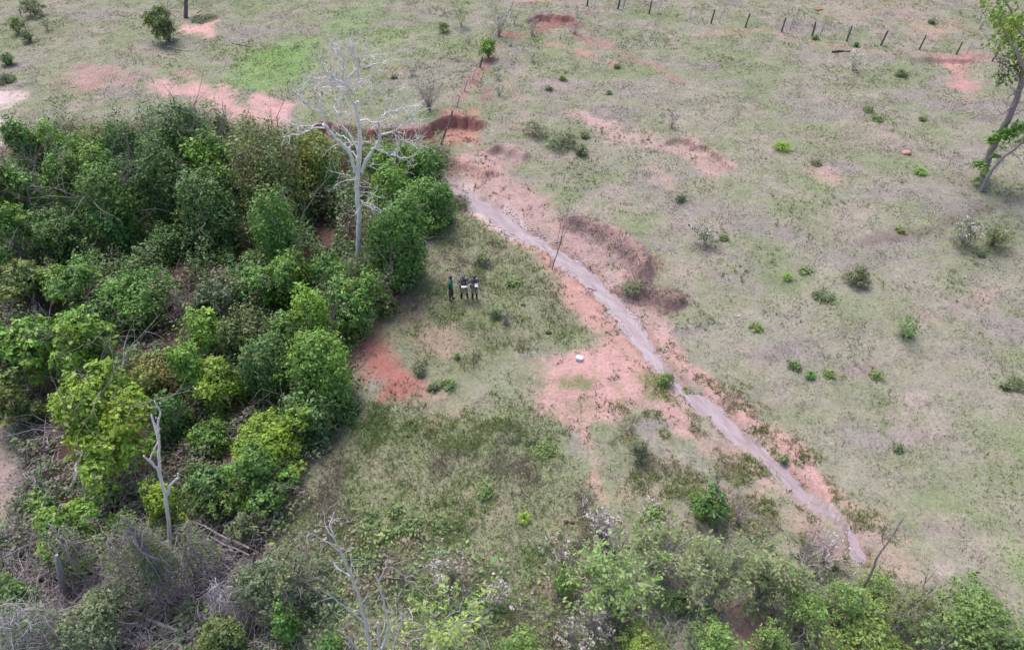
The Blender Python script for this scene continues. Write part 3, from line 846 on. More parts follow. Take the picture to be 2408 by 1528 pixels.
def dry_bush(name, box, label, cat='shrub', group=None, seed=0, wood=(.36, .31, .31), flower=(.44, .40, .375), nflow=.8, nst=26, leafp=None):
    """a dried-out weed: many thin stems ending in pale seed heads"""
    rng = np.random.default_rng(seed * 6151 + 5)
    x0, x1, yt, yf = box
    xc = (x0 + x1) / 2
    p = gnd(xc, yf - (yf - yt) * .12)
    h = max(.25, at(xc, yt, p[1])[2] - p[2])
    r = (x1 - x0) / 2 * depth(p + [0, 0, h * .6]) / FPX
    root = empty(name, p, label, cat, group)
    mw = MB(); tips = []
    for k in range(nst):
        a = rng.uniform(0, 2 * pi); s = rng.uniform(.1, 1.15)
        d = np.array([cos(a) * s * r, sin(a) * s * r, h * rng.uniform(.6, 1.0)])
        L = np.linalg.norm(d) * .72
        grow(mw, p + rng.normal(0, .05, 3) * [1, 1, 0], d, L, .009 + .003 * h, 2, rng, C3(*wood), .42, .1, .03, (2, 3), 3, .5, tips)
    T = np.array(tips)
    if nflow > 0:
        mf = mw
        k = rng.uniform(0, 1, len(T)) < min(1, nflow) * .75 * np.clip((T[:, 2] - p[2]) / h, .15, 1)
        T2 = T[k]
        m = 9
        P = np.repeat(T2, m, 0) + rng.normal(0, .05, (len(T2) * m, 3))
        leaf_quads(mf, P, rng.normal(0, 1, P.shape) + [0, 0, .6], .075, .8, rng, np.clip(C3(*flower) * rng.uniform(.75, 1.2, (len(P), 1)), 0, 1), .1)

    mw.build('stems', M_TWIG, root, origin=p)
    if leafp:
        ml = MB(); m = 5
        P = np.repeat(T, m, 0) + rng.normal(0, .10, (len(T) * m, 3)) - [0, 0, .12]
        leaf_quads(ml, P, rng.normal(0, .6, P.shape) + [0, 0, 1], .11, .5, rng, leaf_cols(leafp, P, rng), .3)
        ml.build('leaves', M_LEAF, root, origin=p)
    return root

def clump(name, dx, dy, wpx, hm, pal, label, cat='weed', group=None, seed=0, blade=False, leaf=.13):
    """a small weed clump, one mesh: radiating stalks of leaves or long blades"""
    rng = np.random.default_rng(seed * 4457 + 3)
    p = gnd(dx, dy); r = wpx / 2 * depth(p) / FPX; hm *= .85
    mb = MB()
    if blade:
        n = int(140 + 260 * r)
        a = rng.uniform(0, 2 * pi, n); l = rng.uniform(.3, 1.0, n) * r; hh = hm * rng.uniform(.5, 1.1, n)
        b0 = p + np.stack([np.cos(a) * l * .25, np.sin(a) * l * .25, np.zeros(n)], -1)
        mid = b0 + np.stack([np.cos(a) * l * .35, np.sin(a) * l * .35, hh * .85], -1)
        tip = b0 + np.stack([np.cos(a) * l, np.sin(a) * l, hh * rng.uniform(.45, 1.05, n)], -1)
        s = np.stack([-np.sin(a), np.cos(a), np.zeros(n)], -1) * .018
        cc = leaf_cols(pal, b0, rng)
        v = np.stack([b0 - s, b0 + s, mid + s, mid - s], 1).reshape(-1, 3)
        mb.add(v, np.arange(n * 4).reshape(-1, 4), np.repeat(cc, 4, 0))
        v = np.stack([mid - s, mid + s, tip], 1).reshape(-1, 3)
        mb.add(v, np.arange(n * 3).reshape(-1, 3), np.repeat(cc, 3, 0))
    else:
        ns = int(8 + 10 * r)
        for k in range(ns):
            a = rng.uniform(0, 2 * pi); s = rng.uniform(0, 1) ** .7
            b = p + [cos(a) * .03, sin(a) * .03, -.02]
            t = b + [cos(a) * r * s, sin(a) * r * s, hm * rng.uniform(.55, 1.05)]
            tube(mb, [b, (b + t) / 2 + rng.normal(0, .03, 3), t], [.012, .009, .005], C3(.16, .17, .08), 3)
            m = int(rng.integers(22, 40)); u = rng.uniform(.15, 1.05, m)[:, None]
            P = b + (t - b) * u + rng.normal(0, .075 + .05 * r, (m, 3))
            P[:, 2] = np.maximum(P[:, 2], p[2] + .02)
            leaf_quads(mb, P, rng.normal(0, .5, (m, 3)) + [0, 0, 1], leaf, .5, rng, leaf_cols(pal, P, rng) * .4 + C3(.20, .22, .125) * .6, .3)
    if not blade:                                    # low leaves round the stalks
        m = int(140 + 320 * r); a = rng.uniform(0, 2 * pi, m); l = r * rng.uniform(0, .85, m)
        P = np.stack([p[0] + np.cos(a) * l, p[1] + np.sin(a) * l, p[2] + .03 + hm * .35 * rng.uniform(0, 1, m)], -1)
        leaf_quads(mb, P, rng.normal(0, .4, (m, 3)) + [0, 0, 1], leaf, .5, rng, leaf_cols(pal, P, rng) * .6 + C3(.20, .215, .13) * .4, .2)
    o = mb.build(name, M_LEAF, origin=p)
    o.location = tuple(p)
    return tag(o, label, cat, group)

def traced(mb, pts, Y, r0, r1, rng, col, off0=0.0, off1=0.0, sub=3, wob=.012, sides=6, twigs=0, twL=.5, twr=.012, tcol=None, lift=.1):
    """a limb drawn as seen, standing at distance Y; it comes forward or goes back by off metres along its length"""
    n = len(pts)
    P = np.array([at(x, y, Y + off0 + (off1 - off0) * i / max(1, n - 1)) for i, (x, y) in enumerate(pts)])
    R = np.linspace(r0, r1, n)
    P, R = smooth_path(P, R, sub, wob, rng)
    tube(mb, P, R, col, sides)
    for k in range(twigs):
        i = int(rng.integers(int(len(P) * .25), len(P)))
        i = min(i, len(P) - 2)
        d = unit(P[i + 1] - P[i]) + rng.normal(0, .75, 3)
        grow(mb, P[i], d, twL * rng.uniform(.5, 1.2), min(twr, R[i] * .7), 1, rng, tcol if tcol is not None else col, .7, .3, lift, (1, 3), 3, .7)
    return P

# ------------------------------------------------------------------ the thicket: every tree and bush
# outline (left, right, top, foot), style, palette, kind, name, label
VB, VT = 'vine_covered_bush', 'vine_covered_tree'
TH = [
 # rear row, left to right
 ((45, 118, 290, 455), 'D', 'mid', VB, 'green vine covered tower at the left end of the thicket, beside the pale sand', .17),
 ((108, 166, 292, 440), 'D', 'bright', VB, 'narrow bright green vine column, second from the left along the thicket back edge', .17),
 ((165, 292, 312, 470), 'D', 'mid', VB, 'broad mid green vine mound at the thicket back edge below the red pasture patch', .17),
 ((268, 352, 297, 455), 'D', 'dark', VB, 'dark green leafy mound at the back edge left of the tallest dark crown', .17),
 ((330, 425, 312, 470), 'D', 'dark', VB, 'sloping dark green mound tucked against the tallest dark crown at the back', .17),
 ((378, 500, 254, 440), 'D', 'dark', VT, 'tallest dark green round vine covered crown on the back edge of the thicket', .18),
 ((498, 550, 270, 380), 'L', 'olive', 'pointed_bush', 'small pointed yellowish green bush just right of the tallest dark crown', .15),
 ((450, 572, 300, 480), 'L', 'bright', 'light_green_tree', 'airy light green tree in front of the tallest dark crown at the back', .2),
 ((562, 722, 303, 545), 'W', 'drape', VT, 'large rounded tree draped with drying vines hanging in brown curtains', .17),
 ((700, 800, 310, 500), 'W', 'orange', VT, 'yellowish vine drapery flecked with orange leaves, left of the white dead tree', .17),
 ((862, 960, 345, 480), 'D', 'mid', VB, 'green mound just right of the white dead tree at the gully rim', .17),
 ((950, 1043, 348, 480), 'D', 'mid', VB, 'smooth green mound at the right end of the thicket below the fence posts', .16),
 ((868, 968, 392, 520), 'D', 'bright', VB, 'bright green mound right of the dead tree, below its lowest right limb', .16),
 ((946, 1056, 424, 556), 'D', 'mid', VB, 'green dome at the thicket corner beside the head of the creek', .16),
 # second row
 ((-30, 62, 372, 560), 'L', 'bright', 'broadleaf_tree', 'bright green many headed tree at the left edge of the picture', .21),
 ((40, 115, 400, 560), 'L', 'mid', 'broadleaf_tree', 'mid green leafy tree beside the bright one at the left edge', .2),
 ((108, 196, 362, 520), 'L', 'bright', 'broadleaf_tree', 'light green bushy tree in front of the broad mid green vine mound', .18),
 ((185, 292, 348, 500), 'D', 'mid', VB, 'yellow topped green bush behind the dark vine tower', .18),
 ((258, 352, 372, 520), 'D', 'dark', VB, 'dark green leaning mound right of the vine tower', .17),
 ((200, 330, 404, 610), 'D', 'dark', VT, 'prominent dark green vine tower with a rounded top in the left part of the thicket', .18),
 ((340, 452, 345, 560), 'D', 'blue', VB, 'blue green shady bush below the tallest dark crown', .18),
 ((428, 556, 410, 600), 'W', 'blue', VB, 'blue green hanging vines under the airy light green tree', .18),
 ((-20, 92, 490, 660), 'L', 'mid', 'broadleaf_tree', 'green leafy tree at the left edge below the bright many headed one', .2),
 ((100, 205, 500, 640), 'D', 'blue', VB, 'shaded blue green vines at the foot of the dark vine tower, to its left', .17),
 ((345, 440, 535, 625), 'D', 'blue', VB, 'low shaded blue green shrub in the hollow at the middle of the thicket', .16),
 ((600, 700, 460, 660), 'W', 'mid', VB, 'hanging green vines below the brown draped tree', .17),
 ((500, 570, 575, 640), 'C', 'blue', 'understory_bush', 'dark bluish low bush beside the bare red hollow', .15),
 ((560, 660, 575, 680), 'C', 'blue', 'understory_bush', 'bluish low bush right of the bare red hollow', .15),
 ((872, 1000, 478, 690), 'D', 'mid', VB, 'big dark based green mound at the thicket right edge, above the three people', .17),
 ((876, 940, 530, 640), 'D', 'dark', VB, 'dark green vine mound touching the white dead trunk on its right', .16),
 # middle band
 ((15, 140, 613, 745), 'L', 'olive', 'leafy_bush', 'olive green spreading bush in the left middle of the thicket', .18),
 ((125, 262, 625, 760), 'L', 'mid', 'leafy_bush', 'mid green spreading bush right of the olive one in the left middle', .18),
 ((262, 410, 648, 790), 'D', 'mid', VB, 'domed green bush left of the brown hollow in the middle of the thicket', .17),
 ((258, 340, 605, 665), 'C', 'mid', 'understory_bush', 'small fresh green bush in the dark hollow under the vine tower', .14),
 ((462, 566, 655, 765), 'D', 'grey', VB, 'pale green mound right of the brown hollow', .15),
 ((560, 650, 632, 740), 'D', 'mid', VB, 'small green mound behind the weeping columnar bush', .15),
 ((640, 740, 600, 740), 'D', 'mid', VB, 'green bush left of the foot of the white dead trunk', .17),
 ((738, 836, 606, 730), 'D', 'mid', VB, 'rounded green bush wrapping the foot of the white dead trunk', .17),
 ((835, 905, 645, 750), 'D', 'bright', VB, 'bright green bush just right of the foot of the white dead trunk', .16),
 ((700, 780, 680, 840), 'W', 'bright', 'weeping_bush', 'weeping light green columnar bush near the red bare patch', .14),
 ((770, 880, 655, 800), 'D', 'mid', VB, 'green bush at the thicket edge between the dead trunk and the red bare patch', .17),
 ((862, 945, 660, 750), 'C', 'olive', 'understory_bush', 'low bush with a leaning leafy bough pointing at the three people', .15),
 ((438, 545, 735, 880), 'D', 'bright', VB, 'yellow green mound in the middle of the thicket', .18),
 ((530, 640, 735, 880), 'D', 'olive', VB, 'olive mound with hanging dry vines right of the yellow green mound', .17),
 ((640, 735, 745, 880), 'D', 'mid', VB, 'green tangle below the weeping columnar bush', .16),
 ((25, 170, 755, 920), 'L', 'bright', 'compound_leaf_tree', 'light green feathery tree at the left of the thicket', .24),
 ((140, 300, 738, 930), 'L', 'bright', 'compound_leaf_tree', 'feathery light green tree with bare twigs on its right side', .24),
 ((320, 435, 840, 960), 'D', 'drape', VB, 'brownish vine hump left of the upright vine column', .15),
 ((425, 490, 812, 960), 'D', 'bright', VB, 'upright yellow green vine column in the lower thicket', .16),
 ((470, 585, 860, 990), 'D', 'yellow', VB, 'yellow green vine slope right of the upright column', .16),
 ((575, 690, 800, 960), 'W', 'blue', VB, 'bluish vine curtain left of the thicket right edge bush', .17),
 ((690, 825, 790, 990), 'W', 'mid', VB, 'green vine curtain at the thicket edge beside the red bare patch', .17),
 ((660, 790, 920, 1055), 'D', 'blue', VB, 'blue green bush at the thicket lower right corner', .16),
 ((770, 850, 950, 1010), 'C', 'blue', 'understory_bush', 'low bluish shrub spilling on the grass at the thicket lower right corner', .13),
 ((-30, 62, 752, 900), 'L', 'mid', 'broadleaf_tree', 'green bush at the left edge beside the feathery tree', .2),
 ((-30, 75, 880, 1010), 'L', 'olive', 'broadleaf_tree', 'olive bush at the left edge above the brown bare ground', .18),
 ((360, 440, 930, 1050), 'D', 'blue', VB, 'dark bluish bush behind the broken silvery trunk', .16),
 ((125, 352, 892, 1155), 'L', 'yellow', 'yellow_green_tree', 'brightest yellow green tree left of the broken silvery trunk', .2),
 ((548, 728, 968, 1105), 'L', 'yellow', 'yellow_green_shrub', 'yellowish shrub with brown twigs at the lower right of the thicket', .15),
 ((425, 560, 985, 1100), 'C', 'mid', 'fern_bush', 'fresh green ferny bush beside the pale puddle', .14),
 ((430, 570, 1105, 1230), 'L', 'blue', 'leafy_bush', 'blue green bush right of the broken silvery trunk', .14),
 ((350, 440, 1140, 1240), 'L', 'yellow', 'leafy_bush', 'small yellow leaved bush around the broken silvery trunk', .12),
 ((540, 690, 1050, 1190), 'L', 'mid', 'leafy_bush', 'green bush at the lower right edge of the thicket beside the grass', .14),
 ((545, 612, 1205, 1275), 'L', 'grey', 'leafy_bush', 'small pale green bush by the grass edge, above the horizontal dead boughs', .13),
 ((590, 760, 1290, 1450), 'L', 'grey', 'leafy_bush', 'grey green spreading bush right of the bent dead shrub', .12),
 ((90, 215, 1205, 1330), 'L', 'bright', 'leafy_bush', 'light green scrambling bush over the tangle at the lower left', .13),
 ((-20, 100, 1370, 1480), 'L', 'blue', 'leafy_bush', 'bluish bush at the left edge beside the pale leaning trunk', .13),
 ((40, 130, 1165, 1240), 'C', 'mid', 'fern_bush', 'ferny green clump beside the brown bare ground at the left', .14),
 ((185, 300, 1140, 1230), 'C', 'bright', 'fern_bush', 'ferny green clump below the yellow green tree', .14),
 ((230, 330, 1210, 1290), 'C', 'mid', 'fern_bush', 'green clump left of the dead vine tangle', .13),
 ((480, 590, 1460, 1560), 'L', 'olive', 'leafy_bush', 'small olive bush at the bottom edge, left of centre of the scrub', .12),
 ((150, 330, 1420, 1560), 'L', 'grey', 'leafy_bush', 'greyish scrub bush at the bottom left edge under dry brush', .11),
 ((640, 720, 1420, 1530), 'C', 'mid', 'fern_bush', 'ferny clump at the bottom edge left of the bare sapling', .13),
 ((740, 830, 1490, 1570), 'C', 'dark', 'understory_bush', 'dark low bush at the foot of the bare sapling', .12),
]
for i, (box, style, pal, nm, lab, lf) in enumerate(TH):
    kind = 'tree' if nm.endswith('tree') else 'bush'
    grp = {'vine_covered_bush': 'vine covered bushes of the thicket', 'vine_covered_tree': 'vine covered trees of the thicket',
           'broadleaf_tree': 'leafy trees along the left edge', 'leafy_bush': 'loose leafy bushes in the scrub', 'understory_bush': 'low bushes between the taller ones',
           'fern_bush': 'ferny clumps in the damp hollow', 'compound_leaf_tree': 'feathery trees of the thicket'}.get(nm)
    plant(nm, kind, box, style, pal, lab, 'tree' if kind == 'tree' else 'bush', grp, seed=100 + i, leaf=lf, dens=.5 if pal == 'grey' and box[2] > 1100 else 1.0)

# undergrowth filling the ground between them, and dead brushwood
def undergrowth():
    rng = np.random.default_rng(55)
    N = 1100000
    x = rng.uniform(-36, 20, N); y = rng.uniform(8, 50, N)
    k = in_view(x, y, 2); x, y = x[k], y[k]
    F2 = Field(x, y)
    d = F2.poly(THICKET, 1.0, 1.6) * (1 - F2.poly([(-60, 900), (20, 930), (45, 1000), (50, 1150), (30, 1250), (-60, 1280)], .6, 1.4))
    for b in ([(520, 520), (600, 520), (590, 590), (530, 590)], [(400, 760), (450, 740), (450, 880), (370, 860), (360, 800)], [(200, 560), (330, 590), (320, 620), (190, 610)],
              [(140, 1040), (190, 1040), (200, 1080), (150, 1090)], [(415, 1045), (460, 1050), (455, 1070), (420, 1065)], [(150, 1180), (230, 1210), (250, 1260), (200, 1250)]):
        d *= 1 - .93 * F2.poly(b, .5, .8)
    wd = F2.poly([(600, 1640), (640, 1300), (700, 1230), (860, 1200), (1000, 1230), (1150, 1330), (1320, 1350), (1350, 1450), (1500, 1640)], 1.5, 2.0) * .28
    we = F2.poly([(1280, 1300), (1420, 1240), (1620, 1230), (1800, 1290), (2000, 1350), (2200, 1400), (2420, 1390), (2450, 1640), (1400, 1640)], 1.5, 2.0) * .26
    we *= 1 - .95 * F2.poly([(1690, 1425), (1760, 1432), (1815, 1490), (1800, 1560), (1710, 1560), (1680, 1500)], .4, .8)
    d = np.maximum(np.maximum(d, wd), we)
    cl = fbm(x, y, 1.3, 141, 4)
    lowb = sstep(30, 24, y)
    k = rng.uniform(0, 1, len(x)) < d * sstep(.28, .52, cl) * (.6 + .05 * lowb)
    x, y, cl = x[k], y[k], cl[k]
    n = len(x)
    inner = 1 - sstep(.0, .4, np.maximum(wd, we)[k]) if False else 1.0
    hmax = .15 + np.where(y > 27, 2.3, .9) * sstep(.38, .72, cl)
    hmax = np.where((x > -12) & (y < 26), .12 + .5 * sstep(.4, .72, cl), hmax)
    z = bil(HG, x, y) + hmax * rng.uniform(.1, 1, n) ** .8
    P = np.stack([x, y, z], -1)
    sp = fbm(x, y, 1.0, 143, 3) + rng.normal(0, .06, n)
    rightb = sstep(2, 8, x)
    col = np.select([(sp < .40)[:, None], (sp < .48)[:, None], (sp < .55)[:, None], (sp < .64)[:, None]],
                    [C3(.08, .165, .055), C3(.13, .22, .062), C3(.115, .185, .098), C3(.175, .25, .07)], C3(.15, .125, .095))
    col = np.where(((x > -12) & (y < 26))[:, None], col * 1.3 + [.03, .025, .015], col)
    dl = ((x < -7) & (y < 24) & (rng.uniform(0, 1, n) < .45))[:, None]
    col = np.where(dl, C3(.215, .185, .17), col)
    col = np.clip(col * rng.uniform(.7, 1.35, (n, 1)), 0, 1)
    mb = MB()
    leaf_quads(mb, P, rng.normal(0, .5, (n, 3)) + [0, 0, 1], .14, .55, rng, col, .3)
    struct(mb.build('undergrowth', M_LEAF), 'stuff')
    print('undergrowth', n)
undergrowth()

def brushwood():
    rng = np.random.default_rng(77)
    mb = MB()
    areas = [([(0, 1240), (260, 1240), (560, 1200), (620, 1330), (640, 1560), (0, 1560)], 4600, .9), ([(0, 1420), (190, 1420), (230, 1560), (0, 1560)], 1100, .8),
             ([(400, 640), (560, 640), (440, 900), (330, 900), (280, 860)], 260, 1.0), ([(20, 950), (150, 950), (150, 1200), (40, 1200)], 220, 1.1),
             ([(170, 1080), (330, 1080), (330, 1200), (180, 1190)], 260, .9), ([(540, 1040), (700, 1000), (690, 1100), (560, 1110)], 120, .7),
             ([(0, 590), (110, 560), (240, 600), (200, 660), (20, 700)], 140, 1.2), ([(640, 1300), (1000, 1340), (1150, 1420), (1200, 1560), (640, 1560)], 500, .6),
             ([(1300, 1310), (1700, 1250), (1990, 1330), (2080, 1400), (1800, 1480), (1400, 1480)], 520, .8), ([(1330, 470), (1300, 520), (1500, 600), (1540, 640), (1490, 660), (1360, 580)], 160, .4)]
    for poly, cnt, L in areas:
        pf = flats(poly); lo = pf.min(0); hi = pf.max(0); done = 0
        while done < cnt:
            q = rng.uniform(lo, hi)
            if not inside(q[:1], q[1:], pf)[0]: continue
            done += 1
            a = rng.uniform(0, 2 * pi); e = rng.uniform(-.1, 1.0) ** 1.0
            p = np.array([q[0], q[1], gz(*q) + rng.uniform(0, .35)])
            d = np.array([cos(a) * cos(e), sin(a) * cos(e), sin(e)])
            l = L * rng.uniform(.4, 1.5); pts = [p]
            for s in range(4):
                d = unit(d + rng.normal(0, .2, 3) + [0, 0, -.16]); pts.append(pts[-1] + d * l / 4)
            r = rng.uniform(.007, .022)
            tube(mb, pts, np.linspace(r, r * .5, 5), C3(.40, .36, .38) * rng.uniform(.5, 1.35), 3)
    struct(mb.build('dead_brushwood', M_TWIG), 'stuff')
brushwood()

# ------------------------------------------------------------------ the tall white dead tree
def dead_tree():
    rng = np.random.default_rng(3)
    base = gnd(840, 640); Y = base[1]
    def z(*p): return [(658.1 + a / 2.808, 87.75 + b / 2.808) for a, b in p]
    root = empty('white_dead_tree', base, 'tall white leafless dead tree standing in the thicket', 'tree')
    W = C3(.84, .80, .80); W2 = C3(.86, .82, .81)
    mt = MB()
    tr = [(840, 648)] + z((512, 1490), (515, 1400), (519, 1300), (524, 1180), (515, 1100), (508, 1000), (512, 920), (520, 820), (527, 720), (525, 620), (518, 560), (506, 500), (505, 445), (516, 424))
    n = len(tr)
    P = np.array([at(x, y, Y) for x, y in tr]); R = np.interp(np.arange(n), [0, 4, 8, 12, n - 1], [.145, .128, .115, .085, .06])
    tube(mt, *smooth_path(P, R, 4, .008, rng), W, 10)
    mt.build('trunk', M_PALE, root, True, base)
    limbs = [  # points, start radius, end radius, depth drift, twig count
     ([(495, 890), (470, 800), (440, 740), (390, 690), (350, 650), (310, 600), (290, 575)], .105, .07, -.9, 3),
     ([(290, 577), (285, 520), (270, 490), (272, 430), (266, 400), (230, 350), (215, 320)], .06, .02, .5, 9),
     ([(270, 495), (230, 480), (180, 445), (150, 410), (110, 375), (62, 340)], .05, .015, -.8, 9),
     ([(150, 412), (148, 350), (160, 300)], .025, .01, .4, 5),
     ([(312, 602), (230, 600), (170, 625), (130, 635), (60, 650), (20, 662)], .045, .015, .6, 7),
     ([(290, 577), (250, 577), (190, 590), (110, 585), (60, 560), (0, 530)], .04, .012, -.7, 8),
     ([(110, 585), (120, 530), (105, 480)], .02, .009, .3, 4),
     ([(512, 815), (495, 770), (460, 740), (462, 700), (430, 665), (385, 645)], .05, .025, .8, 4),
     ([(518, 760), (490, 700), (450, 630), (402, 570), (385, 510), (400, 460), (396, 410), (430, 360), (385, 320)], .065, .018, .9, 12),
     ([(400, 460), (350, 470), (300, 480)], .02, .008, .5, 5), ([(402, 560), (440, 520), (480, 500)], .02, .008, -.4, 5),
     ([(500, 470), (470, 410), (455, 370), (440, 325), (390, 290), (340, 265), (310, 230), (285, 200), (270, 135)], .085, .025, -.6, 12),
     ([(440, 322), (425, 300), (418, 240), (420, 190), (385, 130), (380, 90), (392, 40)], .05, .014, .5, 12),
     ([(385, 130), (345, 100), (325, 45)], .025, .009, -.4, 6),
     ([(440, 310), (470, 250), (510, 205), (520, 180), (490, 140), (470, 110), (482, 60), (512, 32)], .055, .013, -.3, 14),
     ([(432, 150), (440, 80), (456, 38)], .025, .009, .3, 6),
     ([(520, 192), (560, 150), (580, 120), (580, 45)], .035, .011, .5, 9),
     ([(520, 206), (600, 195), (660, 180), (700, 160), (748, 132)], .04, .01, .7, 11),
     ([(580, 128), (640, 118), (700, 118)], .018, .008, .2, 5),
     ([(512, 200), (515, 260), (510, 300), (515, 340), (490, 355), (465, 335)], .04, .018, -.6, 7),
     ([(515, 340), (560, 300), (606, 310), (575, 365), (605, 390), (605, 430), (580, 450)], .028, .01, -.6, 8),
     ([(310, 262), (260, 270), (200, 268), (170, 262)], .022, .008, -.5, 6),
     ([(440, 330), (380, 330), (320, 370), (280, 385)], .028, .01, .7, 7), ([(340, 330), (260, 330), (195, 310)], .018, .008, .3, 5),
     ([(522, 560), (570, 550), (620, 562), (650, 560), (680, 520), (720, 490), (780, 485), (850, 460), (930, 448)], .06, .015, .9, 16),
     ([(690, 515), (700, 470), (690, 400), (668, 380), (690, 325)], .03, .01, .3, 10),
     ([(720, 490), (740, 440), (760, 370), (825, 328)], .028, .01, .5, 10), ([(780, 485), (830, 420), (830, 360)], .018, .008, -.3, 6),
     ([(538, 888), (560, 830), (600, 760), (640, 720), (655, 670), (660, 640), (655, 600), (653, 555)], .11, .05, -.8, 4),
     ([(660, 650), (690, 635), (740, 630), (800, 590), (850, 550), (890, 510), (938, 452)], .06, .016, -.7, 10),
     ([(850, 550), (860, 480), (872, 440)], .02, .008, .3, 5), ([(850, 542), (900, 540), (945, 546)], .02, .008, -.3, 5),
     ([(740, 632), (780, 660), (830, 680), (890, 682), (912, 658)], .032, .01, .5, 8),
     ([(765, 650), (770, 700), (786, 745), (750, 775), (720, 780), (680, 750), (640, 745)], .032, .03, -.4, 5),
     ([(830, 682), (905, 715), (955, 726)], .02, .008, .5, 6), ([(910, 728), (890, 780), (850, 795), (800, 797), (750, 780)], .016, .022, .3, 5),
     ([(838, 795), (845, 850), (838, 905)], .014, .007, .2, 4),
     ([(495, 938), (460, 915), (400, 900), (318, 878)], .03, .009, -.9, 4), ([(492, 942), (440, 945), (400, 957), (368, 982)], .026, .008, -.7, 3),
     ([(528, 960), (565, 962), (602, 970)], .016, .007, -.4, 2), ([(528, 985), (580, 990), (612, 996)], .016, .007, -.5, 2),
     ([(524, 1020), (590, 1025), (640, 1055), (695, 1056)], .02, .007, -.6, 4), ([(528, 1045), (570, 1045), (592, 1070)], .018, .007, -.4, 3),
     ([(532, 1075), (560, 1095), (600, 1105), (640, 1130), (680, 1140), (748, 1098)], .035, .009, -.8, 6),
     ([(540, 1098), (590, 1120), (620, 1150), (624, 1172)], .025, .008, -.6, 4), ([(545, 1085), (530, 1120), (510, 1150), (498, 1162)], .03, .01, -.6, 2),
     ([(385, 705), (330, 740), (275, 795)], .018, .007, -.6, 3), ([(575, 835), (600, 855), (620, 828)], .02, .008, .3, 2),
     ([(530, 690), (480, 695), (460, 690)], .02, .01, .4, 2), ([(540, 690), (600, 690), (650, 720)], .018, .008, .5, 3),
    ]
    for pts, r0, r1, dr, tw in limbs:
        ml = MB()
        traced(ml, z(*pts), Y, r0 * .85, r1 * 1.25, rng, W if r0 > .03 else W2, 0, dr, 3, .025, 7 if r0 > .04 else 5, int(tw * 1.9), .64, .027, W2, .18)
        ml.build('limb', M_PALE, root, True, base)
    ml = MB()
    pts = np.array([at(658.1 + a / 2.808, 87.75 + b / 2.808, Y + rng.uniform(-1, 1)) for a, b in
                    [(270, 135), (268, 130), (530, 155), (535, 150), (528, 160), (100, 390), (235, 395), (260, 380), (380, 440), (320, 205), (860, 540), (720, 200), (700, 470), (88, 525), (590, 455), (780, 400)] for _ in range(7)])
    pts += rng.normal(0, .09, pts.shape)
    leaf_quads(ml, pts, rng.normal(0, 1, pts.shape), .10, .5, rng, np.where(rng.uniform(0, 1, (len(pts), 1)) < .6, C3(.42, .22, .13), C3(.40, .36, .08)), .3)
    ml.build('withered_leaves', M_LEAF, root, origin=base)
dead_tree()

def snag(name, label, cat, base_px, limbs, col, part='trunk', tw=.4, twr=.01, seed=1, group=None, mat=None, tcol=None):
    rng = np.random.default_rng(seed * 97)
    base = gnd(*base_px); Y = base[1]
    root = empty(name, base, label, cat, group)
    for i, (pts, r0, r1, dr, twn) in enumerate(limbs):
        mb = MB()
        traced(mb, pts, Y, r0, r1, rng, C3(*col) * rng.uniform(.92, 1.08), 0, dr, 3, .012, 8 if r0 > .05 else 5, twn, tw, twr, tcol, .08)
        mb.build(part if i == 0 else 'branch', mat or M_WOOD, root, True, base)
    return root

snag('broken_dead_trunk', 'broken silvery dead trunk with splintered forks rising from the dead vine tangle', 'dead tree', (398, 1330),
     [([(399, 1335), (397, 1245), (390, 1179), (380, 1129), (375, 1096), (373, 1050), (372, 1019), (371, 1000), (375, 975), (371, 960), (363, 943)], .072, .016, 0, 6),
      ([(378, 1124), (368, 1100), (353, 1085), (338, 1071)], .06, .025, -.3, 0), ([(372, 1030), (366, 1010), (360, 990), (356, 974)], .06, .025, .3, 0),
      ([(351, 1083), (360, 1060), (370, 1040)], .025, .02, .1, 0), ([(396, 1160), (399, 1145), (407, 1133), (420, 1122), (418, 1112)], .06, .025, -.3, 0)],
     (.70, .66, .69), seed=2, mat=M_PALE)
snag('bare_sapling', 'bare grey sapling with two leaning forked stems at the bottom of the picture', 'sapling', (880, 1600),
     [([(880, 1600), (870, 1528), (857, 1459), (847, 1419), (832, 1369), (818, 1336), (803, 1306), (788, 1270), (778, 1235), (785, 1205)], .055, .014, -.5, 9),
      ([(855, 1460), (830, 1440), (805, 1422), (785, 1405), (760, 1390)], .03, .01, -.4, 5), ([(826, 1358), (810, 1345), (794, 1335), (785, 1325)], .022, .01, .3, 3),
      ([(795, 1293), (770, 1275), (740, 1258), (722, 1247)], .022, .008, -.4, 5), ([(826, 1355), (826, 1310), (825, 1275)], .014, .007, .4, 3),
      ([(853, 1415), (863, 1400), (866, 1388)], .014, .008, .2, 1), ([(790, 1275), (775, 1250), (765, 1230), (760, 1200)], .02, .007, .4, 5)],
     (.62, .58, .64), seed=4, tcol=C3(.52, .48, .52), group='bare grey saplings at the bottom')
snag('bare_sapling', 'bare grey sapling with one curved stem, right of the forked pair at the bottom', 'sapling', (905, 1600),
     [([(905, 1600), (897, 1528), (901, 1518), (913, 1476), (911, 1450), (903, 1419), (893, 1379), (881, 1350)], .048, .02, .3, 2),
      ([(889, 1368), (905, 1335), (911, 1312), (903, 1300)], .02, .009, .2, 2), ([(893, 1528), (890, 1486), (888, 1462)], .04, .03, -.2, 1), ([(915, 1540), (930, 1500), (945, 1460), (940, 1440)], .018, .008, .3, 6)],
     (.62, .58, .64), seed=5, tcol=C3(.52, .48, .52), group='bare grey saplings at the bottom')
